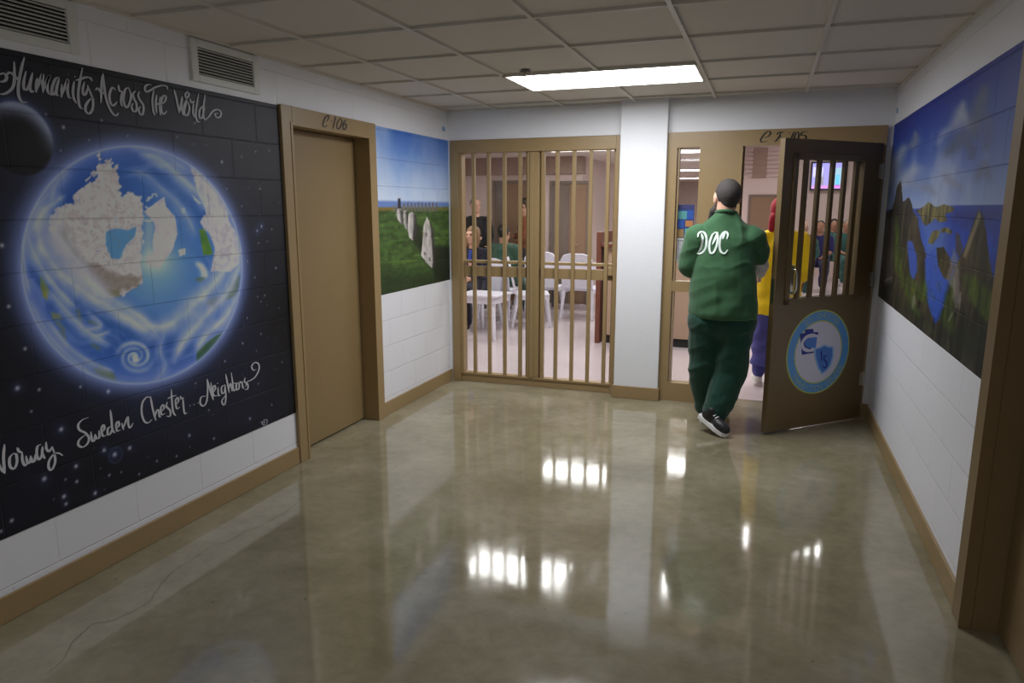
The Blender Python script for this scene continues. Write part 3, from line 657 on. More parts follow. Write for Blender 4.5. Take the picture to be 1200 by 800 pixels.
# clouds: long wind-blown sweeps
W1, W2 = (196, 200, 226), (160, 176, 224)
for pts, wd, c, al in (
    (C2((210,60),(150,110),(150,220),(215,320),(320,410),(420,470),(520,530),(600,590)), [3,7,9,8,7,6,4], W1, .78),
    (C2((240,90),(210,180),(270,290),(360,380),(450,450),(560,520),(620,600)), [3,8,9,8,6,4], W1, .72),
    (C2((110,90),(100,180),(140,290),(220,400),(300,480)), [3,5,6,5,3], W2, .8),
    (C2((190,20),(110,110),(85,230),(90,330),(110,420)), [2,4,5,4,3], (150,166,216), .8),
    (C2((250,30),(170,90),(120,170)), [3,9,6], W2, .7),
    (C2((180,400),(240,470),(330,560),(430,620)), [3,6,5,3], W2, .7),
    (C2((330,480),(390,540),(330,560),(370,580),(430,560)), [2,4,4,2], W2, .7),
    (C2((180,520),(260,620),(360,690),(440,720)), [3,4,3], W2, .65),
    (C2((110,440),(170,560),(270,670),(400,760),(520,790)), [4,6,6,5], (130,146,214), .7),
    (C2((560,540),(650,540),(740,470),(820,390),(900,290)), [3,8,9,8,5], W1, .7),
    (C2((930,300),(890,400),(800,500),(720,590),(670,690)), [3,6,7,6,3], W1, .7),
    (C2((935,400),(880,500),(800,580),(760,640)), [2,5,5,3], W1, .7),
    (C2((640,560),(620,640),(640,700),(600,760)), [3,5,4], W2, .45),
    (E6((60,110),(150,120),(240,190),(330,270),(410,350),(440,430)), [3,6,7,6,4], (170,186,228), .7),
    (E6((20,200),(110,240),(200,320),(290,400),(350,500),(390,590)), [3,6,8,7,4], (140,164,216), .6),
    (E6((0,70),(120,80),(230,130),(330,200)), [3,4,4], (140,160,220), .6),
    (E6((570,400),(610,480),(640,560),(655,680),(640,800)), [2,3,4,3], (200,206,232), .6),
    (C2((130,-20),(180,-60),(250,-100),(330,-130)), [3,8,8,4], (120,144,206), .55),
    (C2((190,60),(215,-20),(260,-60)), [6,9,6], (150,166,216), .65),
    (C2((240,150),(230,200),(270,260),(330,330)), [5,9,8], (176,174,184), .6)):
    P.stroke(pts, [q*1.7 for q in wd], c, al, soft=1)
    P.stroke([(x+1.5, y-1.2) for x, y in pts], [q*.45 for q in wd], (206, 210, 234), al*.5, soft=1)
for ph, al in ((0, .8), (PI, .6)):
    sp_ = [(158+(2+20*(k/26)**1.15)*math.cos(ph-k*.36)*1.0, 418+(2+19*(k/26)**1.15)*math.sin(ph-k*.36)*.92) for k in range(27)]
    P.stroke(sp_, [1.6, 2.2, 3.0, 4.2], (176, 190, 232), al, soft=1)
P.stroke(C2((520,655),(530,668),(524,676)), 4.5, (226, 230, 240), .9)
P.c = snap*(1-inside[:, None]) + P.c*inside[:, None]
# glowing limb
P.mix(np.exp(-((er-.995)/.03)**2)*.6, (138, 156, 212)); P.mix(np.exp(-((er-.985)/.007)**2)*.55, (196, 206, 236))
P.mix(np.exp(-((er-1.03)/.06)**2)*.4, (112, 130, 190))
# stars
st = [(865,632,2,0),(246,497,1.8,0),(395,470,1.2,0),(178,447,1.1,0),(690,534,1,0),(760,480,1.3,0),(997,592,1.2,0),(1050,588,1.2,0),(942,612,1.3,0),(755,563,.9,0),(1014,737,1.3,0),(346,547,.9,0),(235,588,.9,0),(497,530,.8,0),(884,737,1,0),(968,733,.8,0),(805,565,.8,0)]
stars = [(x/3.3333, y/3.3333, r_, 0) for x, y, r_, _ in st]
st2 = [(5,225,2,0),(32,463,1.7,0),(96,628,1.7,0),(66,782,2.2,.6),(151,788,1.6,0),(312,777,1.4,0),(421,795,2,.5),(943,72,1.2,0),(1020,150,1.8,.8),(1003,168,1.6,.8),(1060,162,1.2,0),(1008,216,1.2,0),(1042,210,1.0,0),(1076,313,1.6,0),(965,287,1.0,0),(994,350,1.2,0),(1005,425,1.1,0),(1033,420,1.3,0),(1018,444,1.1,0),(1088,470,1,0),(964,508,1.2,0),(1018,570,1.3,0),(946,607,1.5,0),(1000,636,.9,0),(877,677,1.4,0),(1100,680,1.2,0),(1008,765,1.2,0),(763,763,1.2,0),(1014,3,1.2,0)]
stars += [(x/3.3333, 220+y/3.3333, r_, g_) for x, y, r_, g_ in st2]
st3 = [(237,276,2.2,.6),(120,206,1.3,0),(405,357,2.1,.7),(446,374,2.4,.9),(505,349,2.2,.3),(295,420,2,.3),(171,469,2.3,.4),(254,472,1.2,0),(298,480,1.7,.1),(425,455,1.6,0),(472,443,1.1,0),(370,525,2.1,.3),(542,451,1.4,0),(611,400,1.4,0),(688,381,1.4,0),(738,300,1.8,.2),(834,312,1.6,0),(814,201,1.3,0),(975,234,1.7,.2),(1060,180,1.3,0),(248,538,2.1,.3),(256,567,1.8,.2),(44,632,1.8,.1),(2,674,1.5,0),(390,428,.8,0),(740,345,.8,0)]
stars += [(x/3.3333, 420+y/3.3333, r_, g_) for x, y, r_, g_ in st3]
for u, v, r_, g_ in stars:
    q = draw_to_plane(u, v, (XL, 0, 0), (1, 0, 0)); d2 = (P.A-q[1])**2+(P.Z-q[2])**2
    sel = d2 < .01
    if g_: m = np.zeros(len(d2)); m[sel] = np.exp(-d2[sel]/(.028**2))*.45*g_; P.mix(m, (96, 106, 190))
    m = np.zeros(len(d2)); m[sel] = np.exp(-d2[sel]/((.0042*r_)**2)); P.mix(m*min(1, .5+.25*r_), (214, 214, 232))
for k in range(90):
    y_, z_ = .8+RNG.random()*2.75, .36+RNG.random()*1.8
    if math.hypot((y_-EY)/RA, (z_-EZ)/RB) < 1.12 or math.hypot(y_-py, z_-pz) < .17: continue
    d2 = (P.A-y_)**2+(P.Z-z_)**2; P.mix(np.exp(-d2/(.004**2))*(.25+.4*RNG.random()), (170, 172, 200))
q = draw_to_plane(135, 533, (XL, 0, 0), (1, 0, 0)); d = np.hypot(P.A-q[1], P.Z-q[2]); P.mix(np.exp(-((d-.035)/.005)**2)*.4, (96, 106, 160))
mur = P.build('wall_mural', M['mural'], gain=.9+.75*np.clip((1.12-er)/.12, 0, 1))
tag(mur, 'black space mural with blue earth globe on the left wall before door C 106', 'mural')
A1, A2, A3, A4 = (0, 60, 8), (110, 80, 7.5), (0, 470, 7.5), (150, 410, 7.06)
top = crop(*A1, [(-10,285),(20,285),(50,270),(58,235),(30,208),(-10,218)], [(-40,392),(20,402),(70,385),(112,345),(130,290),(132,200),(129,100)], [(55,222),(85,200),(112,212),(150,250),(182,282)],
  [(226,60),(205,130),(185,220),(170,310),(168,390),(180,440),(205,475),(252,478)], [(240,190),(220,280),(219,345),(240,362),(264,335),(286,268),(302,205)], [(302,205),(282,285),(277,345),(292,380),(312,372)],
  [(348,255),(338,310),(334,385)], [(336,372),(362,300),(395,215),(396,300),(400,385)], [(402,372),(428,295),(462,228),(440,300),(446,380),(478,412)],
  [(548,245),(515,262),(488,330),(482,388),(500,405),(525,365),(550,262)], [(552,258),(527,345),(526,400),(548,418)], [(576,310),(571,430)], [(573,420),(602,340),(632,268),(629,360),(640,425),(665,440)],
  [(692,285),(680,370),(688,440),(712,487)], [(694,236),(702,240)], [(768,160),(745,280),(730,380),(732,460),(745,520),(772,540)], [(705,272),(750,262),(800,245),(840,250),(860,278)],
  [(788,290),(772,360),(778,406),(800,400),(825,330)], [(815,320),(848,400),(868,470),(862,545),(832,585),(800,560),(800,510),(828,465),(862,430)])
top += crop(*A2, [(78,48),(65,130),(58,302)], [(78,48),(90,180),(110,290),(150,380),(188,415),(214,393)], [(10,190),(32,176),(60,212),(104,226)], [(186,190),(160,170),(135,220),(138,290),(165,328),(200,296)],
  [(212,148),(222,198),(246,202)], [(244,205),(234,290),(246,335)], [(300,168),(270,190),(256,270),(276,342),(305,320),(322,240),(300,168)], [(362,198),(340,228),(350,270),(370,310),(370,370),(345,378),(328,340),(342,308)],
  [(396,208),(385,240),(402,280),(432,330),(426,400),(404,402),(391,365),(406,335)], [(502,143),(465,145),(443,175),(457,206),(492,194),(540,165),(600,152),(640,164),(640,184)], [(523,190),(511,280),(518,370),(532,412)],
  [(548,235),(541,310),(548,392)], [(580,250),(575,330),(582,412)], [(543,322),(577,304)], [(584,322),(620,290),(630,250),(606,244),(588,300),(590,370),(610,402),(638,375)],
  [(700,188),(720,260),(746,390)], [(746,390),(765,300),(772,248)], [(772,248),(768,330),(780,412)], [(780,412),(800,330),(812,278)], [(815,265),(790,330),(795,405),(820,410),(836,350),(820,290)], [(822,200),(800,230),(810,260),(832,235),(820,200)],
  [(842,268),(852,300),(882,290)], [(872,300),(868,390),(882,432)], [(916,225),(900,320),(892,410),(905,465),(928,470)], [(952,330),(925,370),(925,430),(948,432),(970,345)], [(974,230),(960,340),(958,420),(976,456)],
  [(976,456),(1010,420),(1040,380),(1080,362),(1112,385),(1106,425),(1076,432),(1060,402),(1086,395)])
wall_lettering('lettering', top, (XL+.003, 0, 0), (1, 0, 0), .0125, M['grey_paint'], mur, .0018)
bot = crop(*A3, [(-95,700),(-72,590),(-52,455)], [(-52,455),(-8,570),(40,632)], [(40,632),(28,500),(36,380)], [(112,458),(82,500),(85,570),(120,592),(145,540),(140,470),(112,458)], [(148,408),(165,440),(192,448)], [(190,450),(195,520),(215,562),(238,548)],
  [(225,480),(240,540),(262,532),(266,480)], [(266,480),(282,530),(302,520),(306,468)], [(356,378),(325,400),(320,470),(340,512),(365,470),(370,398)], [(371,398),(369,460),(392,502)], [(402,358),(405,415),(430,440),(456,398)],
  [(456,398),(477,470),(480,540),(450,602),(424,580),(430,520),(470,465),(510,455),(548,476)], [(772,143),(720,163),(685,205),(695,250),(747,278),(778,320),(766,370),(725,402),(686,385),(690,345),(725,310),(752,298)],
  [(795,268),(805,340),(825,345),(832,290)], [(832,290),(846,325),(870,315),(866,258)], [(893,272),(915,240),(905,208),(888,240),(900,302),(932,298)], [(976,218),(945,240),(945,290),(968,282),(985,230)], [(966,78),(975,150),(985,250),(1008,276)],
  [(1020,240),(1045,210),(1035,178),(1018,200),(1025,257),(1056,253)], [(1068,193),(1082,250)], [(1080,240),(1100,180),(1120,138),(1124,200),(1140,232),(1166,193)])
bot += crop(*A4, [(182,392),(150,390),(115,440),(110,520),(130,585),(162,602),(195,575)], [(183,385),(200,480),(227,582)], [(217,560),(235,500),(250,500),(256,545),(270,553)], [(268,512),(295,480),(285,453),(268,480),(275,532),(306,524)],
  [(322,430),(314,465),(345,500),(345,545),(316,546)], [(355,325),(360,420),(370,510),(392,542)], [(325,402),(355,386),(397,374)], [(393,452),(415,420),(405,393),(390,420),(400,482),(427,473)], [(430,380),(438,402),(458,393)], [(451,396),(455,460),(465,522),(488,518)],
  [(506,461),(514,458)], [(539,451),(547,448)], [(573,438),(581,435)], [(640,380),(602,390),(594,440),(622,462),(648,420),(655,330),(650,240)], [(650,240),(672,320),(702,412)], [(702,412),(690,340),(682,268)],
  [(700,352),(720,320),(712,293),(700,315),(705,372),(737,378)], [(741,308),(745,370),(762,374)], [(735,277),(741,273)], [(795,288),(770,310),(775,357),(795,345),(800,290)], [(800,290),(806,380),(800,440),(785,452),(773,420),(800,378)],
  [(804,198),(820,280),(834,352)], [(831,322),(840,280),(850,290),(857,340)], [(850,188),(862,270),(870,332),(890,322),(892,280),(870,273)], [(906,268),(890,290),(898,327),(915,315),(915,280),(906,268)], [(922,258),(930,270),(944,260)], [(941,262),(945,305),(957,315)],
  [(965,228),(960,260),(987,285),(986,320),(963,326)], [(968,300),(985,262),(1010,250),(1050,220),(1080,160),(1076,115),(1045,103),(1019,135),(1035,167),(1057,160)])
wall_lettering('lettering', bot, (XL+.003, 0, 0), (1, 0, 0), .0115, M['white_paint'], mur, .0018)
sig = crop(*A4, [(1092,600),(1110,592),(1104,612)], [(1108,590),(1132,575),(1150,582),(1144,612),(1118,620),(1112,600),(1140,594)], [(1126,575),(1124,618)])
wall_lettering('signature', sig, (XL+.003, 0, 0), (1, 0, 0), .007, M['grey_paint'], mur, .0018)

# --- standing stones (left wall, beyond the door)
P = Paint(XL, 4.657, 5.938, .95, 2.187, .005, 1)
t = np.clip((2.187-P.Z)/(2.187-1.62), 0, 1)[:, None]
nn = fbm(P.A*3.2, P.Z*2.2, 5, 2)[:, None]
sky = np.array([66, 112, 196])*(1-t)+np.array([178, 198, 226])*t
P.c = sky
cl = np.clip((1-(P.A-4.65)/.55), 0, 1)*.5+np.clip(t[:, 0]*1.3-.35, 0, 1)*.75
P.mix(np.clip(cl+(nn[:, 0]-.5)*1.3, 0, 1)*.8, (202, 212, 230))
P.mix(np.clip((nn[:, 0]-.55)*4, 0, 1)*np.clip((P.A-5.2)*2, 0, 1)*.35, (104, 128, 196))
K = lambda *p: sc(420, 220, 5.714, p)
P.poly(K((0,84),(800,100),(800,140),(0,140)), (100, 128, 186), 1.6)
P.poly(K((0,134),(230,132),(800,128),(800,900),(0,900)), lambda u, v: (np.array([60, 84, 40])[None]*(.65+.75*fbm(P.A*18, P.Z*40, 4, 5)[:, None])), .8)
P.poly(K((0,132),(240,130),(250,150),(0,158)), (140, 108, 52), 1.2, .8)
P.poly(K((510,128),(800,124),(800,150),(520,152)), (120, 116, 60), 1.2, .7)
for k in range(40):
    u0 = 437+RNG.random()*92; v0 = 255+RNG.random()*85; l = 6+RNG.random()*16
    P.stroke([(u0, v0), (u0+l/2, v0-.6), (u0+l, v0-1.4)], 1.3, RNG.choice([(92, 128, 44), (34, 60, 26), (118, 146, 60), (64, 100, 36)]), .5)
P.poly(K((130,560),(330,560),(500,560),(800,560),(800,900),(100,900)), (28, 44, 24), 9, .7)
P.poly(K((395,385),(420,340),(500,390),(640,390),(640,640),(520,620),(490,540),(420,455)), (24, 32, 22), 3, .85)
P.poly(K((345,345),(380,240),(424,260),(430,360),(424,420)), (28, 36, 24), 2, .75)
def stone(pts, sh):
    P.poly(K(*pts), lambda u, v: np.array([188, 182, 178])[None]*(.72+.5*fbm(P.A*30, P.Z*16, 4, 8)[:, None]), .5, 1, .5, .3)
    P.poly(K(*sh), (58, 52, 58), 1.2, .8)
for x in range(300, 530, 24): P.poly(K((x,98+ (x*7) % 11),(x+9,92+(x*5) % 9),(x+13,158),(x-2,158)), (92, 88, 96), .5, .95); 
for x in range(232, 300, 20): P.poly(K((x,118),(x+10,114),(x+12,160),(x-2,160)), (120, 112, 114), .5, .9)
P.poly(K((285,116),(520,120),(520,158),(285,150)), (140, 126, 96), 2, .35)
P.poly(K((262,72),(279,70),(283,140),(262,140)), (50, 48, 60), .6)
stone([(250,170),(262,140),(285,142),(296,230),(288,244),(262,215)], [(272,145),(294,150),(300,240),(284,240)])
stone([(298,156),(318,150),(326,280),(312,272),(300,240)], [(312,160),(330,170),(338,300),(322,280)])
stone([(336,168),(356,160),(374,168),(378,230),(366,300),(362,352),(340,335),(328,290),(330,200)], [(366,165),(386,185),(392,300),(372,350),(362,340)])
stone([(455,194),(474,224),(488,300),(494,420),(500,500),(490,536),(452,500),(416,452),(428,360),(432,262)], [(476,230),(500,280),(512,400),(512,530),(494,536),(496,420)])
for q in ((438,430), (470,465), (448,300)): P.stroke(K((q[0], q[1]), (q[0]+8, q[1]+22)), 1.2, (70, 66, 74), .8)
m2 = P.build('wall_mural', M['mural'], gain=1.1); tag(m2, 'mural of standing stones on a green field, left of the barred gate', 'mural')

# --- rocky coast (right wall)
P = Paint(XR, 3.047, 5.905, .95, 2.187, .005, -1)
t = np.clip((2.187-P.Z)/(2.187-1.5), 0, 1)
P.c = np.array([10, 44, 160])[None]*(1-t[:, None])+np.array([176, 196, 228])[None]*t[:, None]
nn = fbm(P.A*2.2, P.Z*3, 5, 12); P.mix(np.clip((nn-.5)*4, 0, 1)*np.clip(t*2-.2, 0, 1)*.6, (196, 206, 226))
Q = lambda *p: sc(1030, 80, 4.447, p)
for pts, wd, c, al in ((((60,600),(100,480),(140,400)), [10,9,6], (176,186,206), .8), (((170,410),(195,370),(190,330)), [7,6,3], (140,146,168), .8), (((140,560),(170,600),(250,620)), [6,9,9], (150,160,180), .5),
    (((310,400),(340,340),(380,310)), [5,7,5], (150,162,204), .8), (((400,310),(430,230),(445,170)), [10,10,4], (170,176,200), .85), (((440,230),(470,290),(500,270)), [8,9,5], (180,184,206), .8),
    (((350,450),(400,400),(440,360),(480,420)), [7,10,10,7], (96,108,136), .85), (((490,360),(520,230),(560,80)), [11,12,8], (104,114,140), .9), (((560,440),(575,320),(565,220)), [6,8,6], (92,104,150), .8), (((480,480),(500,400)), [5,8], (90,104,140), .7),
    (((510,590),(545,520),(560,510),(580,590)), [6,8,7], (110,122,150), .8), (((340,550),(380,590),(440,630)), [6,7,5], (140,146,170), .7), (((240,620),(270,630),(300,660)), [6,6,4], (140,146,166), .6), (((90,640),(150,560),(210,520)), [9,10,8], (190,198,212), .6)):
    P.stroke(Q(*pts), wd, c, al)
V = lambda *p: sc(1030, 220, 3.636, p)
P.poly(V((-20,95),(180,88),(330,74),(700,70),(760,900),(-20,900)), lambda u, v: np.array([34, 74, 184])[None]*(.7+.6*fbm(P.A*3, P.Z*9, 4, 5)[:, None]), .7)
P.poly(V((330,100),(700,95),(700,128),(320,128)), (24, 52, 140), 1.5, .7)
P.poly(V((170,120),(230,110),(300,180),(290,260),(250,330),(200,260)), (120, 150, 214), 6, .55)
P.poly(V((200,240),(280,240),(290,420),(240,520),(200,470)), (92, 130, 214), 5, .45)
rockt = lambda a, b_, f=14: (lambda u, v: (lambda k: np.array(a)[None]*k+np.array(b_)[None]*(1-k))(np.clip((fbm(P.A*f*1.3, P.Z*f*.5, 5, 3)-.3)*2.4, 0, 1)[:, None]))
isl = rockt((150, 140, 84), (52, 52, 40), 12)
P.poly(V((160,98),(190,82),(214,60),(228,72),(246,84),(280,68),(326,84),(322,100),(280,112),(296,140),(262,150),(238,130),(222,150),(200,164),(182,140),(176,112)), isl, .5, 1, 1.2, .25)
P.poly(V((212,232),(228,190),(250,178),(262,190),(252,215),(232,240)), isl, .5, 1, 1); P.poly(V((262,178),(290,168),(316,180),(312,205),(292,190),(270,190)), isl, .5, 1, 1)
P.poly(V((246,255),(280,250),(300,290),(320,340),(300,392),(276,380),(256,330)), rockt((96, 84, 52), (40, 38, 30)), .5, 1, 1.2)
P.poly(V((-20,180),(30,110),(60,90),(82,-10),(96,-32),(104,60),(128,40),(140,60),(150,105),(168,130),(180,210),(196,260),(206,300),(200,420),(222,500),(240,580),(262,560),(300,440),(330,330),(372,250),(420,110),(432,90),(446,112),(462,200),(474,300),(500,420),(560,560),(700,1000),(-20,900)), rockt((92, 82, 62), (34, 32, 28)), .5, 1, .8, .3)
P.poly(V((122,228),(144,226),(164,290),(166,350),(152,392),(136,380),(128,300)), (62, 96, 196), .9); P.poly(V((198,300),(244,250),(250,330),(280,385),(286,395),(262,520),(246,556),(226,540),(204,470),(200,400)), (58, 100, 210), 1.0, .95)
P.poly(V((330,190),(348,200),(360,260),(348,300),(330,270)), (86, 70, 66), .8, .8)
gr = rockt((96, 124, 36), (44, 62, 30), 16)
for q in (((76,110),(92,200),(100,330),(130,430),(190,560),(240,620),(150,540),(90,400),(60,300),(64,180)), ((110,260),(130,360),(170,420),(190,360),(204,400),(210,500),(150,470),(118,380)), ((262,560),(290,440),(310,380),(330,420),(320,520),(330,640),(300,620)), ((360,380),(410,370),(480,440),(530,560),(560,640),(480,600),(420,520),(380,460))): P.poly(V(*q), gr, 2.2, .75, 2, .2)
P.poly(V((360,290),(400,180),(430,95),(440,120),(400,230),(372,300)), (176, 160, 126), 1.2, .7)
P.poly(V((300,340),(322,255),(340,300),(350,480),(330,520),(318,430),(290,390)), (170, 160, 160), 1.2, .6, 2, .3)
P.poly(V((20,140),(66,120),(70,240),(60,400),(20,420),(8,300)), (92, 84, 80), 2, .7, 2, .2)
for k in range(60):
    u0 = 1036+RNG.random()*110; v0 = 300+RNG.random()*110; l = 4+RNG.random()*10; a = 1.2+RNG.random()*.7
    P.stroke([(u0, v0), (u0+l*math.cos(a)*.6, v0+l*math.sin(a))], 1.0, RNG.choice([(120, 140, 56), (40, 44, 30), (140, 130, 110), (34, 40, 28)]), .35)
P.poly(V((-20,440),(0,450),(200,580),(420,760),(700,1000),(700,700),(500,620),(420,560),(330,600),(240,600),(140,520),(60,440)), (34, 40, 26), 8, .6)
for q in (((145,520),(152,462),(156,500)), ((298,570),(318,530)), ((320,480),(326,420),(320,380)), ((345,520),(352,440)), ((20,400),(60,380))): P.stroke(V(*q), 1.4, (170, 164, 158), .6)
m3 = P.build('wall_mural', M['mural'], gain=.72); tag(m3, 'mural of green cliffs above a blue sea under a cloudy sky on the right wall', 'mural')
del P

# ------------------------------------------------------------------ the dayroom beyond
def W(name, *a): return struct(name, MB().box(*a), M['day_wall'])
struct('floor', MB().box(-8, 5, 6.14, 25, -.1, 0), M['day_floor'])
struct('ceiling', MB().box(-8, 5, 6.14, 10.0, 2.42, 2.6).box(-8, -.9, 10, 25, 2.42, 2.6), M['day_ceiling'])
struct('ceiling', MB().box(-.9, 5, 10.0, 25, 3.4, 3.5), M['day_ceiling'])
struct('wall_bulkhead', MB().box(-.9, 5, 9.9, 10.0, 2.6, 3.4).box(-1.0, -.9, 10, 25, 2.6, 3.4), M['day_upper'])
struct('wall_dayroom_left', MB().box(-8.1, -8, 6.14, 11.6, 0, 2.45), M['day_wall'])
struct('wall_dayroom_rear', MB().box(-8, -2.9, 11.5, 11.7, 0, 2.14).box(-3.0, -2.9, 11.7, 24, 0, 2.45).box(-3.0, -.9, 24, 24.2, 0, 2.45).box(-.95, -.85, 18.4, 24, 0, 3.4), M['day_wall'])
struct('wall_dayroom_soffit', MB().box(-8, -2.88, 11.42, 11.7, 2.14, 2.45, .004), M['day_upper'])
struct('wall_dayroom_end', MB().box(-.9, 5, 18.4, 18.6, 0, 3.4), M['day_wall'])
struct('wall_dayroom_right', MB().box(5, 5.1, 6.14, 18.6, 0, 3.4), M['day_wall'])
struct('wall_dayroom_front', MB().box(-8, XL-.2, 6.02, 6.14, 0, 2.6).box(XR+.2, 5, 6.02, 6.14, 0, 2.6), M['day_wall'])
# pale stripes of the upper wall at the far end
M['stripe'] = mat('pale upper siding', rgb(206, 184, 178), .6)
st_ = MB()
for k in range(7): st_.box(-.9, -.42, 18.37, 18.4, 2.32+k*.1, 2.385+k*.1).box(-.10, .6, 18.37, 18.4, 2.32+k*.1, 2.385+k*.1)
struct('trim_2', st_, M['stripe'])
struct('trim_3', MB().box(-.42, -.10, 18.36, 18.4, 2.3, 3.0), M['day_upper'])
def wall_door(name, x0, x1, y, h, grey=0):
    r = empty(name, ((x0+x1)/2, y, 0)); r['kind'] = 'structure'; c = (x0+x1)/2
    f = MB(); f.box(x0-c-.05, x0-c, -.03, .02, 0, h+.05).box(x1-c, x1-c+.05, -.03, .02, 0, h+.05).box(x0-c, x1-c, -.03, .02, h, h+.05); f.build('door_frame', M['day_frame'], r)
    MB().box(x0-c, x0-c+grey, -.005, .02, 0, h).build('side_panel', M['day_frame'], r) if grey else None
    MB().box(x0-c+grey, x1-c, -.015, .02, .01, h, .004).build('door_slab', M['day_door'], r)
    MB().tube([(x0-c+grey+.07, -.015, 1.0), (x0-c+grey+.07, -.07, 1.0), (x0-c+grey+.17, -.07, 1.0)], .012, 8).build('door_handle', M['chrome'], r)
wall_door('door_3', -4.40, -3.86, 11.5, 2.0, .18)
wall_door('door_4', -5.9, -5.1, 11.5, 2.0)
wall_door('door_5', -3.38, -2.80, 11.5, 1.98, .28)
wall_door('door_6', -.42, .42, 18.4, 1.86)
def day_lamp(x, y, z, lab, sx=1.2, sy=.6): lamp('ceiling_light', lab, x, y, z, sx, sy, M['lamp_day'], 'dayroom ceiling panels')
for x, y, l in ((-2.42, 6.95, 'dayroom ceiling panel nearest the barred gate'), (-.62, 7.2, 'dayroom ceiling panel just inside the open door'), (.55, 8.7, 'dayroom ceiling panel beyond the open door'), (-2.5, 10.05, 'dayroom ceiling panel above the far white table'), (-1.15, 10.9, 'dayroom ceiling panel, topmost strip seen in the sidelight'),
    (-1.85, 16.4, 'dayroom ceiling panel, middle strip seen in the sidelight'), (-2.25, 20.9, 'dayroom ceiling panel, lowest strip seen in the sidelight'), (-4.6, 8.4, 'dayroom ceiling panel above the seated people')): day_lamp(x, y, 2.412, l)
for x, y, l in ((.6, 12.6, 'high dayroom panel before the far benches'), (.9, 16.2, 'high dayroom panel over the far benches'), (3.4, 14, 'high dayroom panel at the far right')): day_lamp(x, y, 3.392, l)
# desk with maroon end
dk = empty('officer_desk', (-1.15, 8.6, 0)); tag(dk, 'beige panelled desk counter behind the sidelight window', 'desk')
MB().box(-.62, .62, -.35, .35, .10, 1.15, .004).build('cabinet', M['desk'], dk); MB().box(-.62, .62, -.33, .33, 0, .10).build('plinth', M['dark'], dk)
MB().box(-.66, .66, -.42, .42, 1.15, 1.19, .006).build('counter_top', M['maroon'], dk)
pn = MB().box(-1.875, -1.82, 8.2, 9.1, 0, 1.32, .006).build('end_panel', M['maroon']); tag(pn, 'dark reddish brown panel seen at the right edge of the barred gate', 'panel')
# posters taped to the sidelight glass
pr = empty('poster', (-.62, 5.9555, 1.49)); tag(pr, 'colourful blue and orange poster on the sidelight glass', 'poster')
MB().box(-.075, .055, -.002, .002, -.13, .135).build('sheet', mat('poster deep blue', rgb(36, 66, 140), .5), pr)
cells = [(-.07, .0, .02, .085, (96, 170, 176)), (0, .05, .02, .09, (48, 92, 190)), (-.07, -.02, -.05, .012, (44, 92, 190)), (-.01, .05, -.04, .008, (208, 140, 84)), (-.07, -.02, -.125, -.06, (180, 140, 90)), (-.01, .05, -.12, -.055, (110, 186, 198)), (-.07, .05, .1, .13, (60, 60, 120))]
for i, (x0, x1, z0, z1, c) in enumerate(cells): MB().box(x0, x1, -.0032, -.0018, z0, z1).build('picture', mat('poster tile %d' % i, rgb(*c), .5), pr)
pn = empty('notice', (-.625, 5.9555, 1.255)); tag(pn, 'white printed notice below the colourful poster on the sidelight glass', 'notice')
MB().box(-.07, .06, -.002, .002, -.09, .1).build('sheet', M['paper'], pn)
M['ink'] = mat('violet grey ink', rgb(150, 140, 180), .6)
rr_ = random.Random(2); lm = MB()
for k in range(11):
    z = .06-k*.013; x = -.06
    while x < .045:
        l = .006+rr_.random()*.014; lm.box(x, min(x+l, .052), -.003, -.0018, z, z+.0035); x += l+.005
lm.build('text_lines', M['ink'], pn)
tt = MB()
for k in range(7): tt.box(-.055+k*.015, -.046+k*.015, -.0031, -.0018, .076, .086)
tt.build('heading', M['dark'], pn)
# television
tv = empty('television', (1.256, 18.3, 2.32)); tag(tv, 'wall television with violet blue picture, seen through the door window', 'television')
MB().box(-.38, .38, -.03, .04, -.32, .32, .01).build('casing', M['dark'], tv)
MB().box(-.35, .35, -.034, -.029, -.29, .29).build('screen', emit('screen violet', rgb(96, 96, 210), 1.3), tv)
for (x0, x1, z0, z1, c, n_) in ((-.33, -.12, -.02, .2, (190, 190, 235), 'a'), (-.22, -.1, -.2, .05, (20, 18, 60), 'b'), (.06, .3, -.2, .18, (90, 170, 200), 'c'), (.16, .24, -.24, .02, (30, 40, 90), 'd'), (-.34, .34, -.28, -.22, (200, 60, 200), 'e')):
    MB().box(x0, x1, -.0365, -.0335, z0, z1).build('picture', emit('screen patch '+n_, rgb(*c), 1.2), tv)
MB().box(-.05, .05, .04, .1, -.05, .05).build('bracket', M['greymetal'], tv)
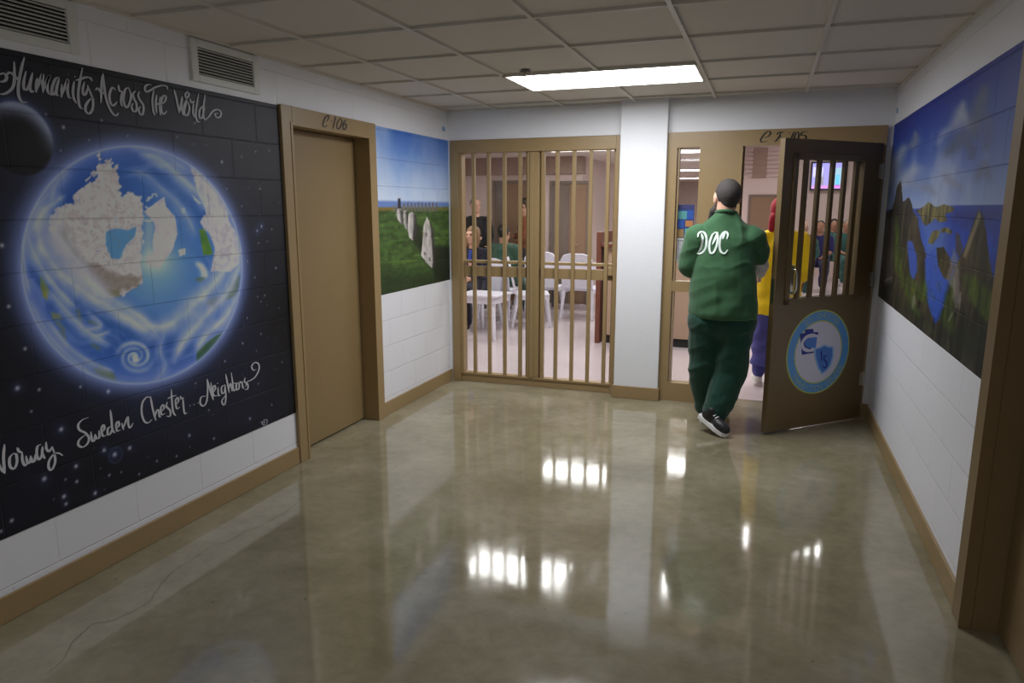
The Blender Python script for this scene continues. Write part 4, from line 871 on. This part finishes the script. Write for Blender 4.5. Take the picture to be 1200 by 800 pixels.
# furniture
def table(x, y, rz, lab, sx=.5, sy=.4, h=.74, legm='plastic'):
    r = empty('table', (x, y, 0), rz); tag(r, lab, 'table')
    MB().box(-sx, sx, -sy, sy, h-.03, h, .01).build('table_top', M['plastic'], r); MB().box(-sx+.03, sx-.03, -sy+.03, sy-.03, h-.11, h-.03, .006).build('apron', M['plastic'], r)
    for a in (-1, 1):
        for b_ in (-1, 1): MB().tube([(a*(sx-.08), b_*(sy-.08), h-.05), (a*(sx-.05), b_*(sy-.05), 0)], [(.032, .032), (.022, .022)], 10).build('leg', M[legm], r)
    return r
def chair(x, y, rz, lab, grp=None, bh=.90, armrests=True, seat=.45):
    """moulded plastic armchair, front towards local +y"""
    r = empty('plastic_chair', (x, y, 0), rz); tag(r, lab, 'chair', grp)
    MB().box(-.24, .24, -.22, .24, seat-.035, seat, .015).box(-.235, .235, .19, .235, seat-.09, seat-.02, .01).box(-.235, -.2, -.2, .22, seat-.08, seat-.02, .01).box(.2, .235, -.2, .22, seat-.08, seat-.02, .01).build('seat', M['plastic'], r)
    Mx = Matrix.Translation((0, -.22, seat)) @ Matrix.Rotation(math.radians(12), 4, 'X')
    bk = MB(); n = 10; ar = [(-.23+.46*i/n, 0) for i in range(n+1)]
    prof = [( -.23, 0), (.23, 0), (.235, bh-seat-.08), (.19, bh-seat-.01), (.1, bh-seat+.015), (-.1, bh-seat+.015), (-.19, bh-seat-.01), (-.235, bh-seat-.08)]
    bk.prism(prof, -.018, .012, lambda u, w_, d: tuple(Mx @ Vector((u, d, w_)))); bk.build('backrest', M['plastic'], r)
    for a in (-1, 1):
        MB().tube([(a*.21, .2, seat-.03), (a*.245, .25, 0)], [(.026, .026), (.018, .018)], 10).build('leg', M['plastic'], r)
        MB().tube([(a*.21, -.19, seat-.03), (a*.24, -.27, 0)], [(.026, .026), (.018, .018)], 10).build('leg', M['plastic'], r)
        if armrests: MB().tube([(a*.225, .19, seat-.02), (a*.25, .19, seat+.17), (a*.255, .15, seat+.2), (a*.25, -.24, seat+.22)], [(.018, .018), (.018, .018), (.026, .014), (.022, .014)], 8).build('armrest', M['plastic'], r)
    return r
table(-3.27, 8.12, -.08, 'low white plastic table nearest the gate, in front of the seated people', .28, .24, .56)
chair(-3.02, 9.26, -1.2, 'white plastic chair beside the mullion of the gate, back to the right', bh=.93, armrests=False)
table(-2.80, 10.85, 0, 'white table farther back, seen through the right half of the gate', .5, .3, .74, 'greymetal')
chair(-3.11, 10.15, .1, 'white plastic chair with square back, left at the far table', None, .97, False)
chair(-2.53, 10.17, -.05, 'white plastic chair with square back, right at the far table', None, .95, False)
chair(-1.93, 10.3, 1.9, 'white plastic chair turned aside at the right end of the far table', None, .96)
def bench(x, y, lab, L=1.0):
    r = empty('bench', (x, y, 0)); tag(r, lab, 'bench')
    MB().box(-L/2, L/2, -.2, .2, .42, .46, .008).build('seat', M['paper'], r); MB().box(-L/2, L/2, -.18, -.14, .18, .22).build('rail', M['paper'], r)
    for a in (-1, 1): MB().box(a*(L/2-.08)-.03, a*(L/2-.08)+.03, -.17, .17, 0, .42).build('leg', M['greymetal'], r)
bench(.36, 15.3, 'low pale bench in front of the far wall, below the television', .7)
bench(2.3, 17.1, 'low pale bench under the people in teal below the television', 1.2)

# ------------------------------------------------------------------ people
def cloth(name, c, rough=.85): 
    return mat(name, rgb(*c), rough, noise=.08, nscale=14, bump=.25, bscale=220, sheen=.15, spec=.25)
SKIN = [mat('skin light', rgb(204, 160, 138), .5, spec=.35, noise=.04), mat('skin tan', rgb(172, 130, 108), .5, spec=.35, noise=.04), mat('skin brown', rgb(120, 82, 62), .5, spec=.35, noise=.04)]
M['sole'] = mat('white rubber sole', rgb(226, 224, 222), .5); M['shoe_black'] = mat('black shoe', rgb(24, 24, 28), .5)
def folds(amp, seed=0, axis=None):
    """cloth folds: ridged noise stretched along the hang of the fabric"""
    def f(Pt):
        a = fbm(Pt[:, 0]*9+Pt[:, 1]*6+Pt[:, 2]*2.5+20, Pt[:, 2]*2.6-Pt[:, 0]*3+20, 2, 11+seed); b_ = fbm(Pt[:, 0]*4-Pt[:, 2]*8+30, Pt[:, 1]*5+Pt[:, 2]*2+Pt[:, 0]*3+30, 2, 31+seed)
        r1 = 1-np.abs(2*a-1)*2; r2 = 1-np.abs(2*b_-1)*2
        return amp*(.6*r1+.6*r2-.5)
    return f
def bulge(s, c, r, M_=None): return s.ball(c, r, 12, M_)
def hand(mb, wr, d, pn, side, curl=.5, sc=1.0, n=8):
    """wr wrist, d direction of the palm, pn palm normal, side direction of the thumb"""
    wr = Vector(wr); d = Vector(d).normalized(); pn = Vector(pn); pn = (pn-d*pn.dot(d)).normalized(); sd = Vector(side); sd = (sd-d*sd.dot(d)-pn*sd.dot(pn)).normalized()
    L = .088*sc
    for k in (-1.2, -.4, .4, 1.2): mb.cap(wr+d*.012*sc+sd*k*.010*sc, .0155*sc, wr+d*L+sd*k*.0185*sc, .0125*sc, n, 4)
    for k, l in ((1.25, .068), (.42, .076), (-.42, .071), (-1.25, .056)):
        p = wr+d*L+sd*k*.0185*sc; dd = d.copy(); r = .0095*sc
        for j, fr_ in enumerate((.45, .31, .24)):
            dd = (dd*math.cos(curl*(.6+.4*j))+pn*math.sin(curl*(.6+.4*j))).normalized(); q = p+dd*l*fr_*sc; mb.cap(p, r, q, r*.9, n, 4); p = q; r *= .9
    p = wr+d*.028*sc+sd*.026*sc; dd = (d*.6+sd*.75+pn*.25).normalized(); r = .0125*sc
    for l in (.04, .032, .026): q = p+dd*l*sc; mb.cap(p, r, q, r*.88, n, 4); p = q; r *= .88; dd = (dd+d*.45+pn*.2).normalized()
def figure(name, label, loc, rz, J, skin, shirt, pants, hairm, shoem, torso, det=1, sleeve=.75, trouser_r=(.105, .085, .075), head_yaw=0, head_pitch=0, hairstyle='short', extras=None, sleeve_r=(.082, .075, .068), group=None, fold=.012, hs=1.0):
    root = empty(name, loc, rz); tag(root, label, 'person', group)
    J = {k: Vector(v) for k, v in J.items()}
    vx = .007 if det == 2 else (.011 if det == 1 else .016)
    b0 = MB(); b_ = MB(); HC = J['head']; RM = Matrix.Rotation(head_yaw, 4, 'Z') @ Matrix.Rotation(-head_pitch, 4, 'X')
    T = lambda x, y, z: HC + (RM @ Vector((x, y, z)))
    # head with a face
    b_.ball(T(0, -.012, .025), (.077, .096, .092), 12, RM.to_3x3().to_4x4()); b_.ball(T(0, .03, -.03), (.060, .064, .082), 12, RM)
    b_.cap(T(0, .062, -.088), .024, T(0, .066, -.092), .024); b_.cap(T(-.04, .03, -.07), .028, T(.04, .03, -.07), .028)
    b_.cap(T(0, .092, .018), .010, T(0, .108, -.018), .014); b_.cap(T(-.014, .094, -.022), .009, T(.014, .094, -.022), .009)
    b_.cap(T(-.045, .076, .034), .012, T(-.01, .088, .03), .010); b_.cap(T(.045, .076, .034), .012, T(.01, .088, .03), .010)
    b_.cap(T(-.02, .088, -.050), .008, T(.02, .088, -.050), .008); b_.cap(T(-.016, .086, -.062), .009, T(.016, .086, -.062), .009)
    for a in (-1, 1):
        b_.ball(T(a*.079, -.004, .0), (.010, .022, .034), 8, RM); b_.ball(T(a*.042, .058, -.012), (.024, .026, .022), 8, RM)
    hb = b_; b_ = MB(); b_.add([tuple(HC+(Vector(q)-HC)*hs) for q in hb.v], hb.f)
    b_.cap(J['neck']+Vector((0, 0, -.06)), .068, HC+Vector((0, -.022, -.04)), .062)
    b_.chain([J['pelvis'], J['chest'], J['neck']+Vector((0, 0, -.06))], [.13, .13, .07])
    for s_ in ('l', 'r'):
        b_.chain([J['chest']+Vector((0, 0, .1)), J['sh_'+s_]], [.08, .055]); b_.chain([J['sh_'+s_], J['el_'+s_], J['wr_'+s_]], [.05, .04, .027])
        d = (J['wr_'+s_]-J['el_'+s_]).normalized(); sg_ = -1 if s_ == 'l' else 1
        hd = J.get('hd_'+s_, d); pn = J.get('pn_'+s_, Vector((-sg_, 0, -.3)))
        hand(b_, J['wr_'+s_], hd, pn, J.get('th_'+s_, Vector((0, .4, 1))), .55, 1.0, 8 if det == 2 else 6)
        b_.chain([J['hip_'+s_], J['kn_'+s_], J['an_'+s_]], [.085, .055, .036]); b_.cap(J['an_'+s_]+Vector((0, 0, -.02)), .034, J['toe_'+s_]*.6+J['an_'+s_]*.4+Vector((0, 0, -.015)), .03)
        b_.cap(J['pelvis'], .12, J['hip_'+s_], .09)
    smoothmesh('body', b_, skin, root, vx, 2, .4)
    # eyes
    if det >= 1:
        for a in (-1, 1):
            e = MB().ball(T(a*.03, .076, .012), (.013, .013, .012), 8); o = e.build('eye', mat_eye, root, True)
    # torso garment: torso = list of (z-parameter point, a, b)
    g_ = MB(); g_.tube([p for p, a, c in torso], [(a, c) for p, a, c in torso], 28)
    for s_ in ('l', 'r'):
        sh, el = J['sh_'+s_], J['el_'+s_]; wr = J['wr_'+s_]
        g_.cap(V_((torso[-3][0].x, torso[-3][0].y, sh.z+.01)), .08, sh, sleeve_r[0]*.95)
        slv = sleeve[s_] if isinstance(sleeve, dict) else sleeve
        if slv <= 1: e = sh+(el-sh)*slv; g_.cap(sh, sleeve_r[0], e, sleeve_r[1])
        else: e = el+(wr-el)*(slv-1); g_.cap(sh, sleeve_r[0], el, sleeve_r[1]); g_.cap(el, sleeve_r[1], e, sleeve_r[2])
    sh_o = smoothmesh('shirt', g_, shirt, root, vx*1.15, 5, .5, folds(fold, hash_n(name+label)))
    # trousers
    p_ = MB(); pv = J['pelvis']; hl, hr = J['hip_l'], J['hip_r']
    p_.cap(hl, trouser_r[0]*1.08, hr, trouser_r[0]*1.08); p_.cap(pv+Vector((-.05, 0, 0)), .135, pv+Vector((.05, 0, 0)), .135)
    for s_ in ('l', 'r'): 
        an = J['an_'+s_]; kn = J['kn_'+s_]; p_.cap(J['hip_'+s_], trouser_r[0], kn, trouser_r[1]); p_.cap(kn, trouser_r[1], an+(kn-an)*.1, trouser_r[2])
    smoothmesh('trousers', p_, pants, root, vx*1.15, 5, .5, folds(fold*1.2, 5+hash_n(label)))
    # shoes
    for s_ in ('l', 'r'):
        an, toe = J['an_'+s_], J['toe_'+s_]; heel = J.get('heel_'+s_, Vector((an.x, an.y, 0))-(Vector((toe.x-an.x, toe.y-an.y, 0))).normalized()*.05)
        up = Vector((0, 0, 1)); ax = (toe-heel); L = ax.length; ax.normalize(); sd = ax.cross(up).normalized(); nu = sd.cross(ax).normalized()
        R_ = Matrix((sd, ax, nu)).transposed().to_4x4(); R_.translation = heel
        s1 = MB().ball(R_ @ Vector((0, L*.72, .048)), (.046, L*.32, .042), 10, R_.to_3x3().to_4x4()); s1.ball(R_ @ Vector((0, L*.25, .055)), (.039, L*.26, .05), 10, R_.to_3x3().to_4x4()); s1.cap(R_ @ Vector((0, L*.28, .06)), .04, R_ @ Vector((0, L*.25, .1)), .04)
        shoe = smoothmesh('shoe', s1, shoem, root, .008 if det else .014, 2)
        s2 = MB(); prof = [(-.036, .0), (-.04, .3), (-.048, .7), (-.04, .93), (-.015, 1.02), (.015, 1.02), (.04, .93), (.048, .7), (.04, .3), (.036, .0), (.02, -.04), (-.02, -.04)]
        s2.prism(prof, .0, .026, lambda u, w_, d: tuple(R_ @ Vector((u, w_*L, d)))); s2.build('sole', M['sole'], shoe)
        if det == 2:
            lc = MB()
            for k in range(4): lc.tube([R_ @ Vector((-.025, L*(.42+.08*k), .088-.006*k)), R_ @ Vector((0, L*(.43+.08*k), .098-.008*k)), R_ @ Vector((.025, L*(.42+.08*k), .088-.006*k))], .004, 6)
            lc.build('laces', M['paper'], shoe)
    # hair
    h_ = MB()
    if hairstyle == 'short': h_.ball(T(0, -.022, .034), (.0800, .095, .092), 12, RM); h_.ball(T(0, -.05, -.012), (.056, .048, .05), 12, RM)
    elif hairstyle == 'full': h_.ball(T(0, -.026, .036), (.088, .100, .094), 12, RM); h_.ball(T(0, -.05, -.01), (.07, .06, .07), 12, RM)
    elif hairstyle == 'long': h_.ball(T(0, -.022, .036), (.094, .102, .096), 12, RM); h_.chain([T(.075, -.005, .03), T(.085, .0, -.06), T(.075, .01, -.14)], [.03, .034, .022]); h_.chain([T(-.075, -.005, .03), T(-.085, 0, -.06), T(-.075, .01, -.14)], [.03, .034, .022]); h_.ball(T(0, -.06, -.05), (.08, .05, .11), 12, RM)
    elif hairstyle == 'scarf': h_.ball(T(0, -.018, .035), (.094, .112, .104), 12, RM); h_.ball(T(0, -.03, -.05), (.085, .085, .09), 12, RM); h_.chain([T(-.05, -.08, -.05), T(-.075, -.09, -.14)], [.05, .03])
    elif hairstyle == 'cap': h_.ball(T(0, -.018, .045), (.086, .1, .086), 12, RM)
    hn = {'scarf': 'head_covering', 'cap': 'cap'}.get(hairstyle, 'hair')
    h_.v = [tuple(HC+(Vector(q)-HC)*hs) for q in h_.v]
    ho = smoothmesh(hn, h_, hairm, root, .008 if det else .014, 2, .5, (lambda Pt: (fbm(Pt[:, 0]*160, Pt[:, 2]*160+Pt[:, 1]*90, 2, 3)-.5)*.003) if hairstyle != 'scarf' else folds(.005, 3))
    return root, J, T, sh_o
def hash_n(s): return sum(ord(c)*(i+3) for i, c in enumerate(s)) % 97
mat_eye = mat('eye', rgb(60, 46, 40), .2)
V_ = Vector
# ---- the man in the green uniform, walking away through the open door
ROT = -.16; RX, RY = -.27, 5.20
Ri = (Matrix.Translation((RX, RY, 0)) @ Matrix.Rotation(ROT, 4, 'Z')).inverted()
Lw = lambda x, y, z: Ri @ V_((x, y, z))
J = dict(pelvis=Lw(-.262, 5.20, .90), chest=Lw(-.275, 5.22, 1.22), neck=Lw(-.275, 5.21, 1.53), head=Lw(-.278, 5.225, 1.662),
    sh_l=Lw(-.455, 5.21, 1.385), el_l=Lw(-.515, 5.24, 1.16), wr_l=Lw(-.46, 5.47, 1.10), sh_r=Lw(-.098, 5.21, 1.385), el_r=Lw(-.028, 5.31, 1.20), wr_r=Lw(-.035, 5.50, 1.12), hd_r=V_((-.12, .85, -.35)), pn_r=V_((-1, 0, -.2)), th_r=V_((0, .3, 1)),
    hip_l=Lw(-.36, 5.21, .80), hip_r=Lw(-.17, 5.20, .80), kn_l=Lw(-.375, 5.27, .46), kn_r=Lw(-.185, 5.22, .44), an_l=Lw(-.345, 5.40, .10), an_r=Lw(-.275, 5.15, .125), toe_l=Lw(-.33, 5.62, .0), heel_l=Lw(-.36, 5.35, .0), toe_r=Lw(-.185, 5.03, .004), heel_r=Lw(-.375, 5.145, .10))
tor = [(Lw(-.264, 5.2, .835), .235, .165), (Lw(-.264, 5.2, .87), .243, .175), (Lw(-.268, 5.2, 1.0), .232, .17), (Lw(-.272, 5.205, 1.15), .222, .158), (Lw(-.276, 5.21, 1.30), .215, .140), (Lw(-.276, 5.21, 1.40), .205, .118), (Lw(-.276, 5.21, 1.475), .165, .092), (Lw(-.276, 5.21, 1.52), .112, .08), (Lw(-.276, 5.212, 1.57), .072, .070)]
tor = [(p, b_, a) for p, a, b_ in tor] if False else tor
GREEN = cloth('green uniform shirt', (54, 92, 60)); DGREEN = cloth('dark green trousers', (28, 66, 54))
HAIRD = mat('cropped dark hair', rgb(54, 48, 46), .8, noise=.3, nscale=90, bump=.4, bscale=300)
man, J, T, shirt = figure('person', 'person in green uniform lettered DOC walking away through the open door', (RX, RY, 0), ROT, J, SKIN[0], GREEN, DGREEN, HAIRD, M['shoe_black'], tor, det=2, sleeve=dict(l=.8, r=.5), trouser_r=(.128, .118, .092), head_yaw=.58, hairstyle='short', sleeve_r=(.098, .092, .08), fold=.014, hs=1.09)
bd = MB(); bd.ball(T(0, .045, -.066), (.062, .06, .056), 12); bd.cap(T(-.05, .02, -.05), .024, T(0, .07, -.10), .034); bd.cap(T(.05, .02, -.05), .024, T(0, .07, -.10), .034); bd.cap(T(0, .085, -.075), .036, T(0, .105, -.115), .034)
bd.cap(T(-.066, .03, -.075), .03, T(-.045, .085, -.125), .04); bd.cap(T(-.03, .09, -.11), .04, T(.02, .09, -.12), .035); bd.v = [tuple(J['head']+(V_(q)-J['head'])*1.09) for q in bd.v]; smoothmesh('beard', bd, HAIRD, man, .007, 2)
us = MB()
for s_ in ('l', 'r'):
    us = MB(); us.cap(J['sh_'+s_]+(J['el_'+s_]-J['sh_'+s_])*.6, .062, J['el_'+s_], .056); us.cap(J['el_'+s_], .056, J['wr_'+s_]+(J['el_'+s_]-J['wr_'+s_])*.18, .042)
    smoothmesh('undershirt_sleeve', us, cloth('white undershirt', (222, 220, 226)), man, .008, 3, .5, folds(.005, 4))
cl_ = MB(); n_ = 24; c0 = J['neck']+V_((0, 0, .035))
cl_.tube([c0+V_((math.cos(2*PI*k/n_)*.068, math.sin(2*PI*k/n_)*.07, -.016*math.sin(2*PI*k/n_))) for k in range(n_+1)], .012, 8, False); cl_.build('collar', GREEN, shirt, True)
# waistband of the trousers
# lettering DOC on the back of the shirt
me = shirt.data; bv = BVHTree.FromPolygons([v.co.copy() for v in me.vertices], [tuple(p.vertices) for p in me.polygons])
Mi = man.matrix_basis.inverted(); M3 = Mi.to_3x3()
doc = crop(780, 200, 8, [(300,622),(306,592),(330,574),(362,582),(384,630),(382,710),(352,762),(318,778),(296,772)], [(336,592),(348,640),(334,710),(306,768)],
  [(470,580),(440,600),(418,660),(411,725),(424,770),(452,762),(480,700),(491,630),(484,584),(462,576)], [(490,576),(474,620),(440,690)],
  [(574,640),(583,600),(560,572),(525,604),(507,680),(516,752),(552,774),(582,742)], [(556,574),(548,600),(536,640)])
dm = []
for st in doc:
    P3 = []; Nn = []
    for u, v in spline(st, 7):
        d = _F + _R*(u-600)/F_PX - _U*(v-400)/F_PX; o_ = Mi @ V_((0, 0, CAM_H)); dl = (M3 @ V_(d)).normalized()
        h, nrm, i_, dist = bv.ray_cast(o_, dl)
        if h is None: continue
        P3.append(h+nrm*.004); Nn.append(nrm)
    if len(P3) > 2: dm.append((P3, Nn))
lm_ = MB()
for P3, Nn in dm: 
    avg = sum(Nn, V_((0, 0, 0))).normalized(); ribbon(lm_, P3, .015, [avg]*len(P3), .7)
lo = lm_.build('lettering', mat('white shirt print', rgb(214, 226, 218), .7), shirt)
# ---- the person in yellow just beyond the door
J2 = dict(pelvis=(0, 0, .86), chest=(0, 0, 1.17), neck=(0, .0, 1.40), head=(-.02, .02, 1.56), sh_l=(-.165, 0, 1.33), el_l=(-.20, .06, 1.10), wr_l=(-.15, .26, 1.04), sh_r=(.165, 0, 1.33), el_r=(.205, -.01, 1.08), wr_r=(.18, .08, .86),
    hip_l=(-.09, 0, .84), hip_r=(.09, 0, .84), kn_l=(-.11, .03, .46), kn_r=(.11, .05, .46), an_l=(-.12, 0, .09), an_r=(.11, .06, .09), toe_l=(-.13, .17, 0), toe_r=(.12, .23, 0))
tor2 = [(V_((0, 0, .66)), .20, .16), (V_((0, 0, .75)), .205, .165), (V_((0, 0, 1.0)), .195, .15), (V_((0, 0, 1.2)), .19, .135), (V_((0, 0, 1.32)), .16, .11), (V_((0, 0, 1.39)), .10, .08), (V_((0, 0, 1.44)), .06, .06)]
RED = cloth('dark red head covering', (150, 30, 44)); YEL = cloth('yellow shirt', (232, 200, 26)); IND = cloth('indigo skirt', (70, 72, 140))
per2, J2, T2, sh2 = figure('person', 'person in long yellow shirt and dark red head covering just beyond the open door', (.125, 6.72, 0), .05, J2, SKIN[2], YEL, IND, RED, M['sole'], tor2, det=1, sleeve=1.3, hairstyle='scarf', fold=.012, sleeve_r=(.075, .078, .06), trouser_r=(.10, .075, .06))
sk = MB().tube([(0, 0, .20), (0, 0, .25), (0, .0, .5), (0, 0, .75), (0, 0, .9)], [(.20, .15), (.20, .155), (.195, .15), (.19, .15), (.17, .13)], 28)
smoothmesh('skirt', sk, IND, per2, .012, 4, .5, folds(.016, 8))
# ---- dayroom people
def stand(dy=0): return dict(pelvis=(0, 0, .93), chest=(0, 0, 1.24), neck=(0, .0, 1.46), head=(0, .02, 1.63), sh_l=(-.18, 0, 1.39), el_l=(-.23, .0, 1.13), wr_l=(-.17, .16, 1.0), sh_r=(.18, 0, 1.39), el_r=(.23, .02, 1.13), wr_r=(.06, .22, 1.14), hip_l=(-.09, 0, .9), hip_r=(.09, 0, .9), kn_l=(-.1, .03, .49), kn_r=(.1, .02, .49), an_l=(-.1, 0, .09), an_r=(.1, 0, .09), toe_l=(-.11, .19, 0), toe_r=(.11, .19, 0))
def sit(): return dict(pelvis=(0, 0, .56), chest=(0, .02, .86), neck=(0, .04, 1.07), head=(0, .07, 1.235), sh_l=(-.18, .03, 1.0), el_l=(-.23, .08, .76), wr_l=(-.12, .30, .68), sh_r=(.18, .03, 1.0), el_r=(.23, .08, .76), wr_r=(.12, .30, .68), hip_l=(-.1, .02, .56), hip_r=(.1, .02, .56), kn_l=(-.13, .44, .53), kn_r=(.13, .44, .53), an_l=(-.13, .42, .09), an_r=(.13, .42, .09), toe_l=(-.13, .60, 0), toe_r=(.13, .60, 0))
def tors(J, hem=.05, a=.18, b_=.12):
    p, c, n = V_(J['pelvis']), V_(J['chest']), V_(J['neck'])
    return [(p+V_((0, 0, hem-.06)), a*1.02, b_*1.1), (p+V_((0, 0, hem+.05)), a, b_*1.08), (p*.5+c*.5, a*.97, b_), (c, a*1.02, b_), (c*.45+n*.55, a*.82, b_*.85), (c*.15+n*.85, a*.5, b_*.62), (n+V_((0, 0, .02)), .06, .055)]
NAVY = cloth('navy jacket', (26, 28, 46)); BLACKC = cloth('black suit', (20, 20, 26)); BROWN = cloth('brown shirt', (112, 62, 38)); TEAL = cloth('teal green uniform', (52, 96, 92)); GREEN2 = cloth('green shirt', (54, 84, 70)); DGREY = cloth('dark trousers', (40, 40, 48)); BLUE = cloth('navy blue shirt', (40, 42, 96))
GREYH = mat('grey hair', rgb(130, 122, 112), .7); BLOND = mat('light brown hair', rgb(128, 98, 66), .6, noise=.15, nscale=60); BLACKH = mat('black hair', rgb(22, 20, 22), .55)
s = stand(); figure('person', 'person with grey hair standing in a black suit behind the seated blonde person', (-4.32, 10.4, 0), PI+.5, s, SKIN[0], BLACKC, BLACKC, GREYH, M['shoe_black'], tors(s, .0, .2, .14), det=1, sleeve=1.85, sleeve_r=(.075, .066, .05), head_yaw=.3, hairstyle='short')
s = sit(); wmn, Jw, Tw, shw = figure('person', 'seated person with light brown hair in a dark jacket and blue shirt, behind the gate', (-3.70, 8.90, 0), PI-.2, s, SKIN[0], NAVY, NAVY, BLOND, M['shoe_black'], tors(s, .0, .185, .13), det=1, sleeve=1.85, sleeve_r=(.072, .062, .05), hairstyle='long')
tie = MB().cap((0, .115, .90), .045, (0, .115, 1.02), .025); smoothmesh('blue_shirt_front', tie, cloth('bright blue shirt', (52, 74, 160)), wmn, .01, 2)
s = sit(); figure('person', 'seated person with dark hair in green shirt, back turned, behind the gate', (-3.64, 9.78, 0), -.05, s, SKIN[1], GREEN2, GREEN2, BLACKH, M['shoe_black'], tors(s, .0, .2, .14), det=1, sleeve=.85, sleeve_r=(.085, .075, .05), hairstyle='full')
s = stand(); figure('person', 'standing person with black hair in a brown top, beside the gate mullion', (-3.70, 10.98, 0), PI/2+.3, s, SKIN[1], BROWN, DGREY, BLACKH, M['shoe_black'], tors(s, .0, .19, .13), det=1, sleeve=1.6, sleeve_r=(.075, .066, .05), hairstyle='full')
chair(-3.72, 9.0, PI-.2, 'white plastic chair under the seated person in the dark jacket', armrests=False); chair(-3.64, 9.70, -.05, 'white plastic chair under the seated person in green', bh=.78, armrests=False)
for (x, y, rz, st_, hm, hs, lab) in ((.98, 15.2, PI-.1, BLUE, BLACKH, 'short', 'seated person in navy blue, leftmost of the group below the television'), (1.38, 17.3, PI, TEAL, BLACKH, 'full', 'seated person in teal with black hair, middle of the group below the television'),
    (1.53, 16.3, PI+.3, TEAL, GREYH, 'short', 'seated person in teal, rightmost of the group below the television')):
    s = sit(); figure('person', lab, (x, y, 0), rz, s, SKIN[1], st_, st_, hm, M['sole'], tors(s, .0, .2, .14), det=0, sleeve=.85, hairstyle=hs)
s = sit(); figure('person', 'seated bald person just right of the yellow shirt, seen through the door window', (.60, 13.5, 0), 0, s, SKIN[0], TEAL, TEAL, mat('shaved head', rgb(196, 160, 140), .5), M['sole'], tors(s, .0, .2, .14), det=0, sleeve=.85)
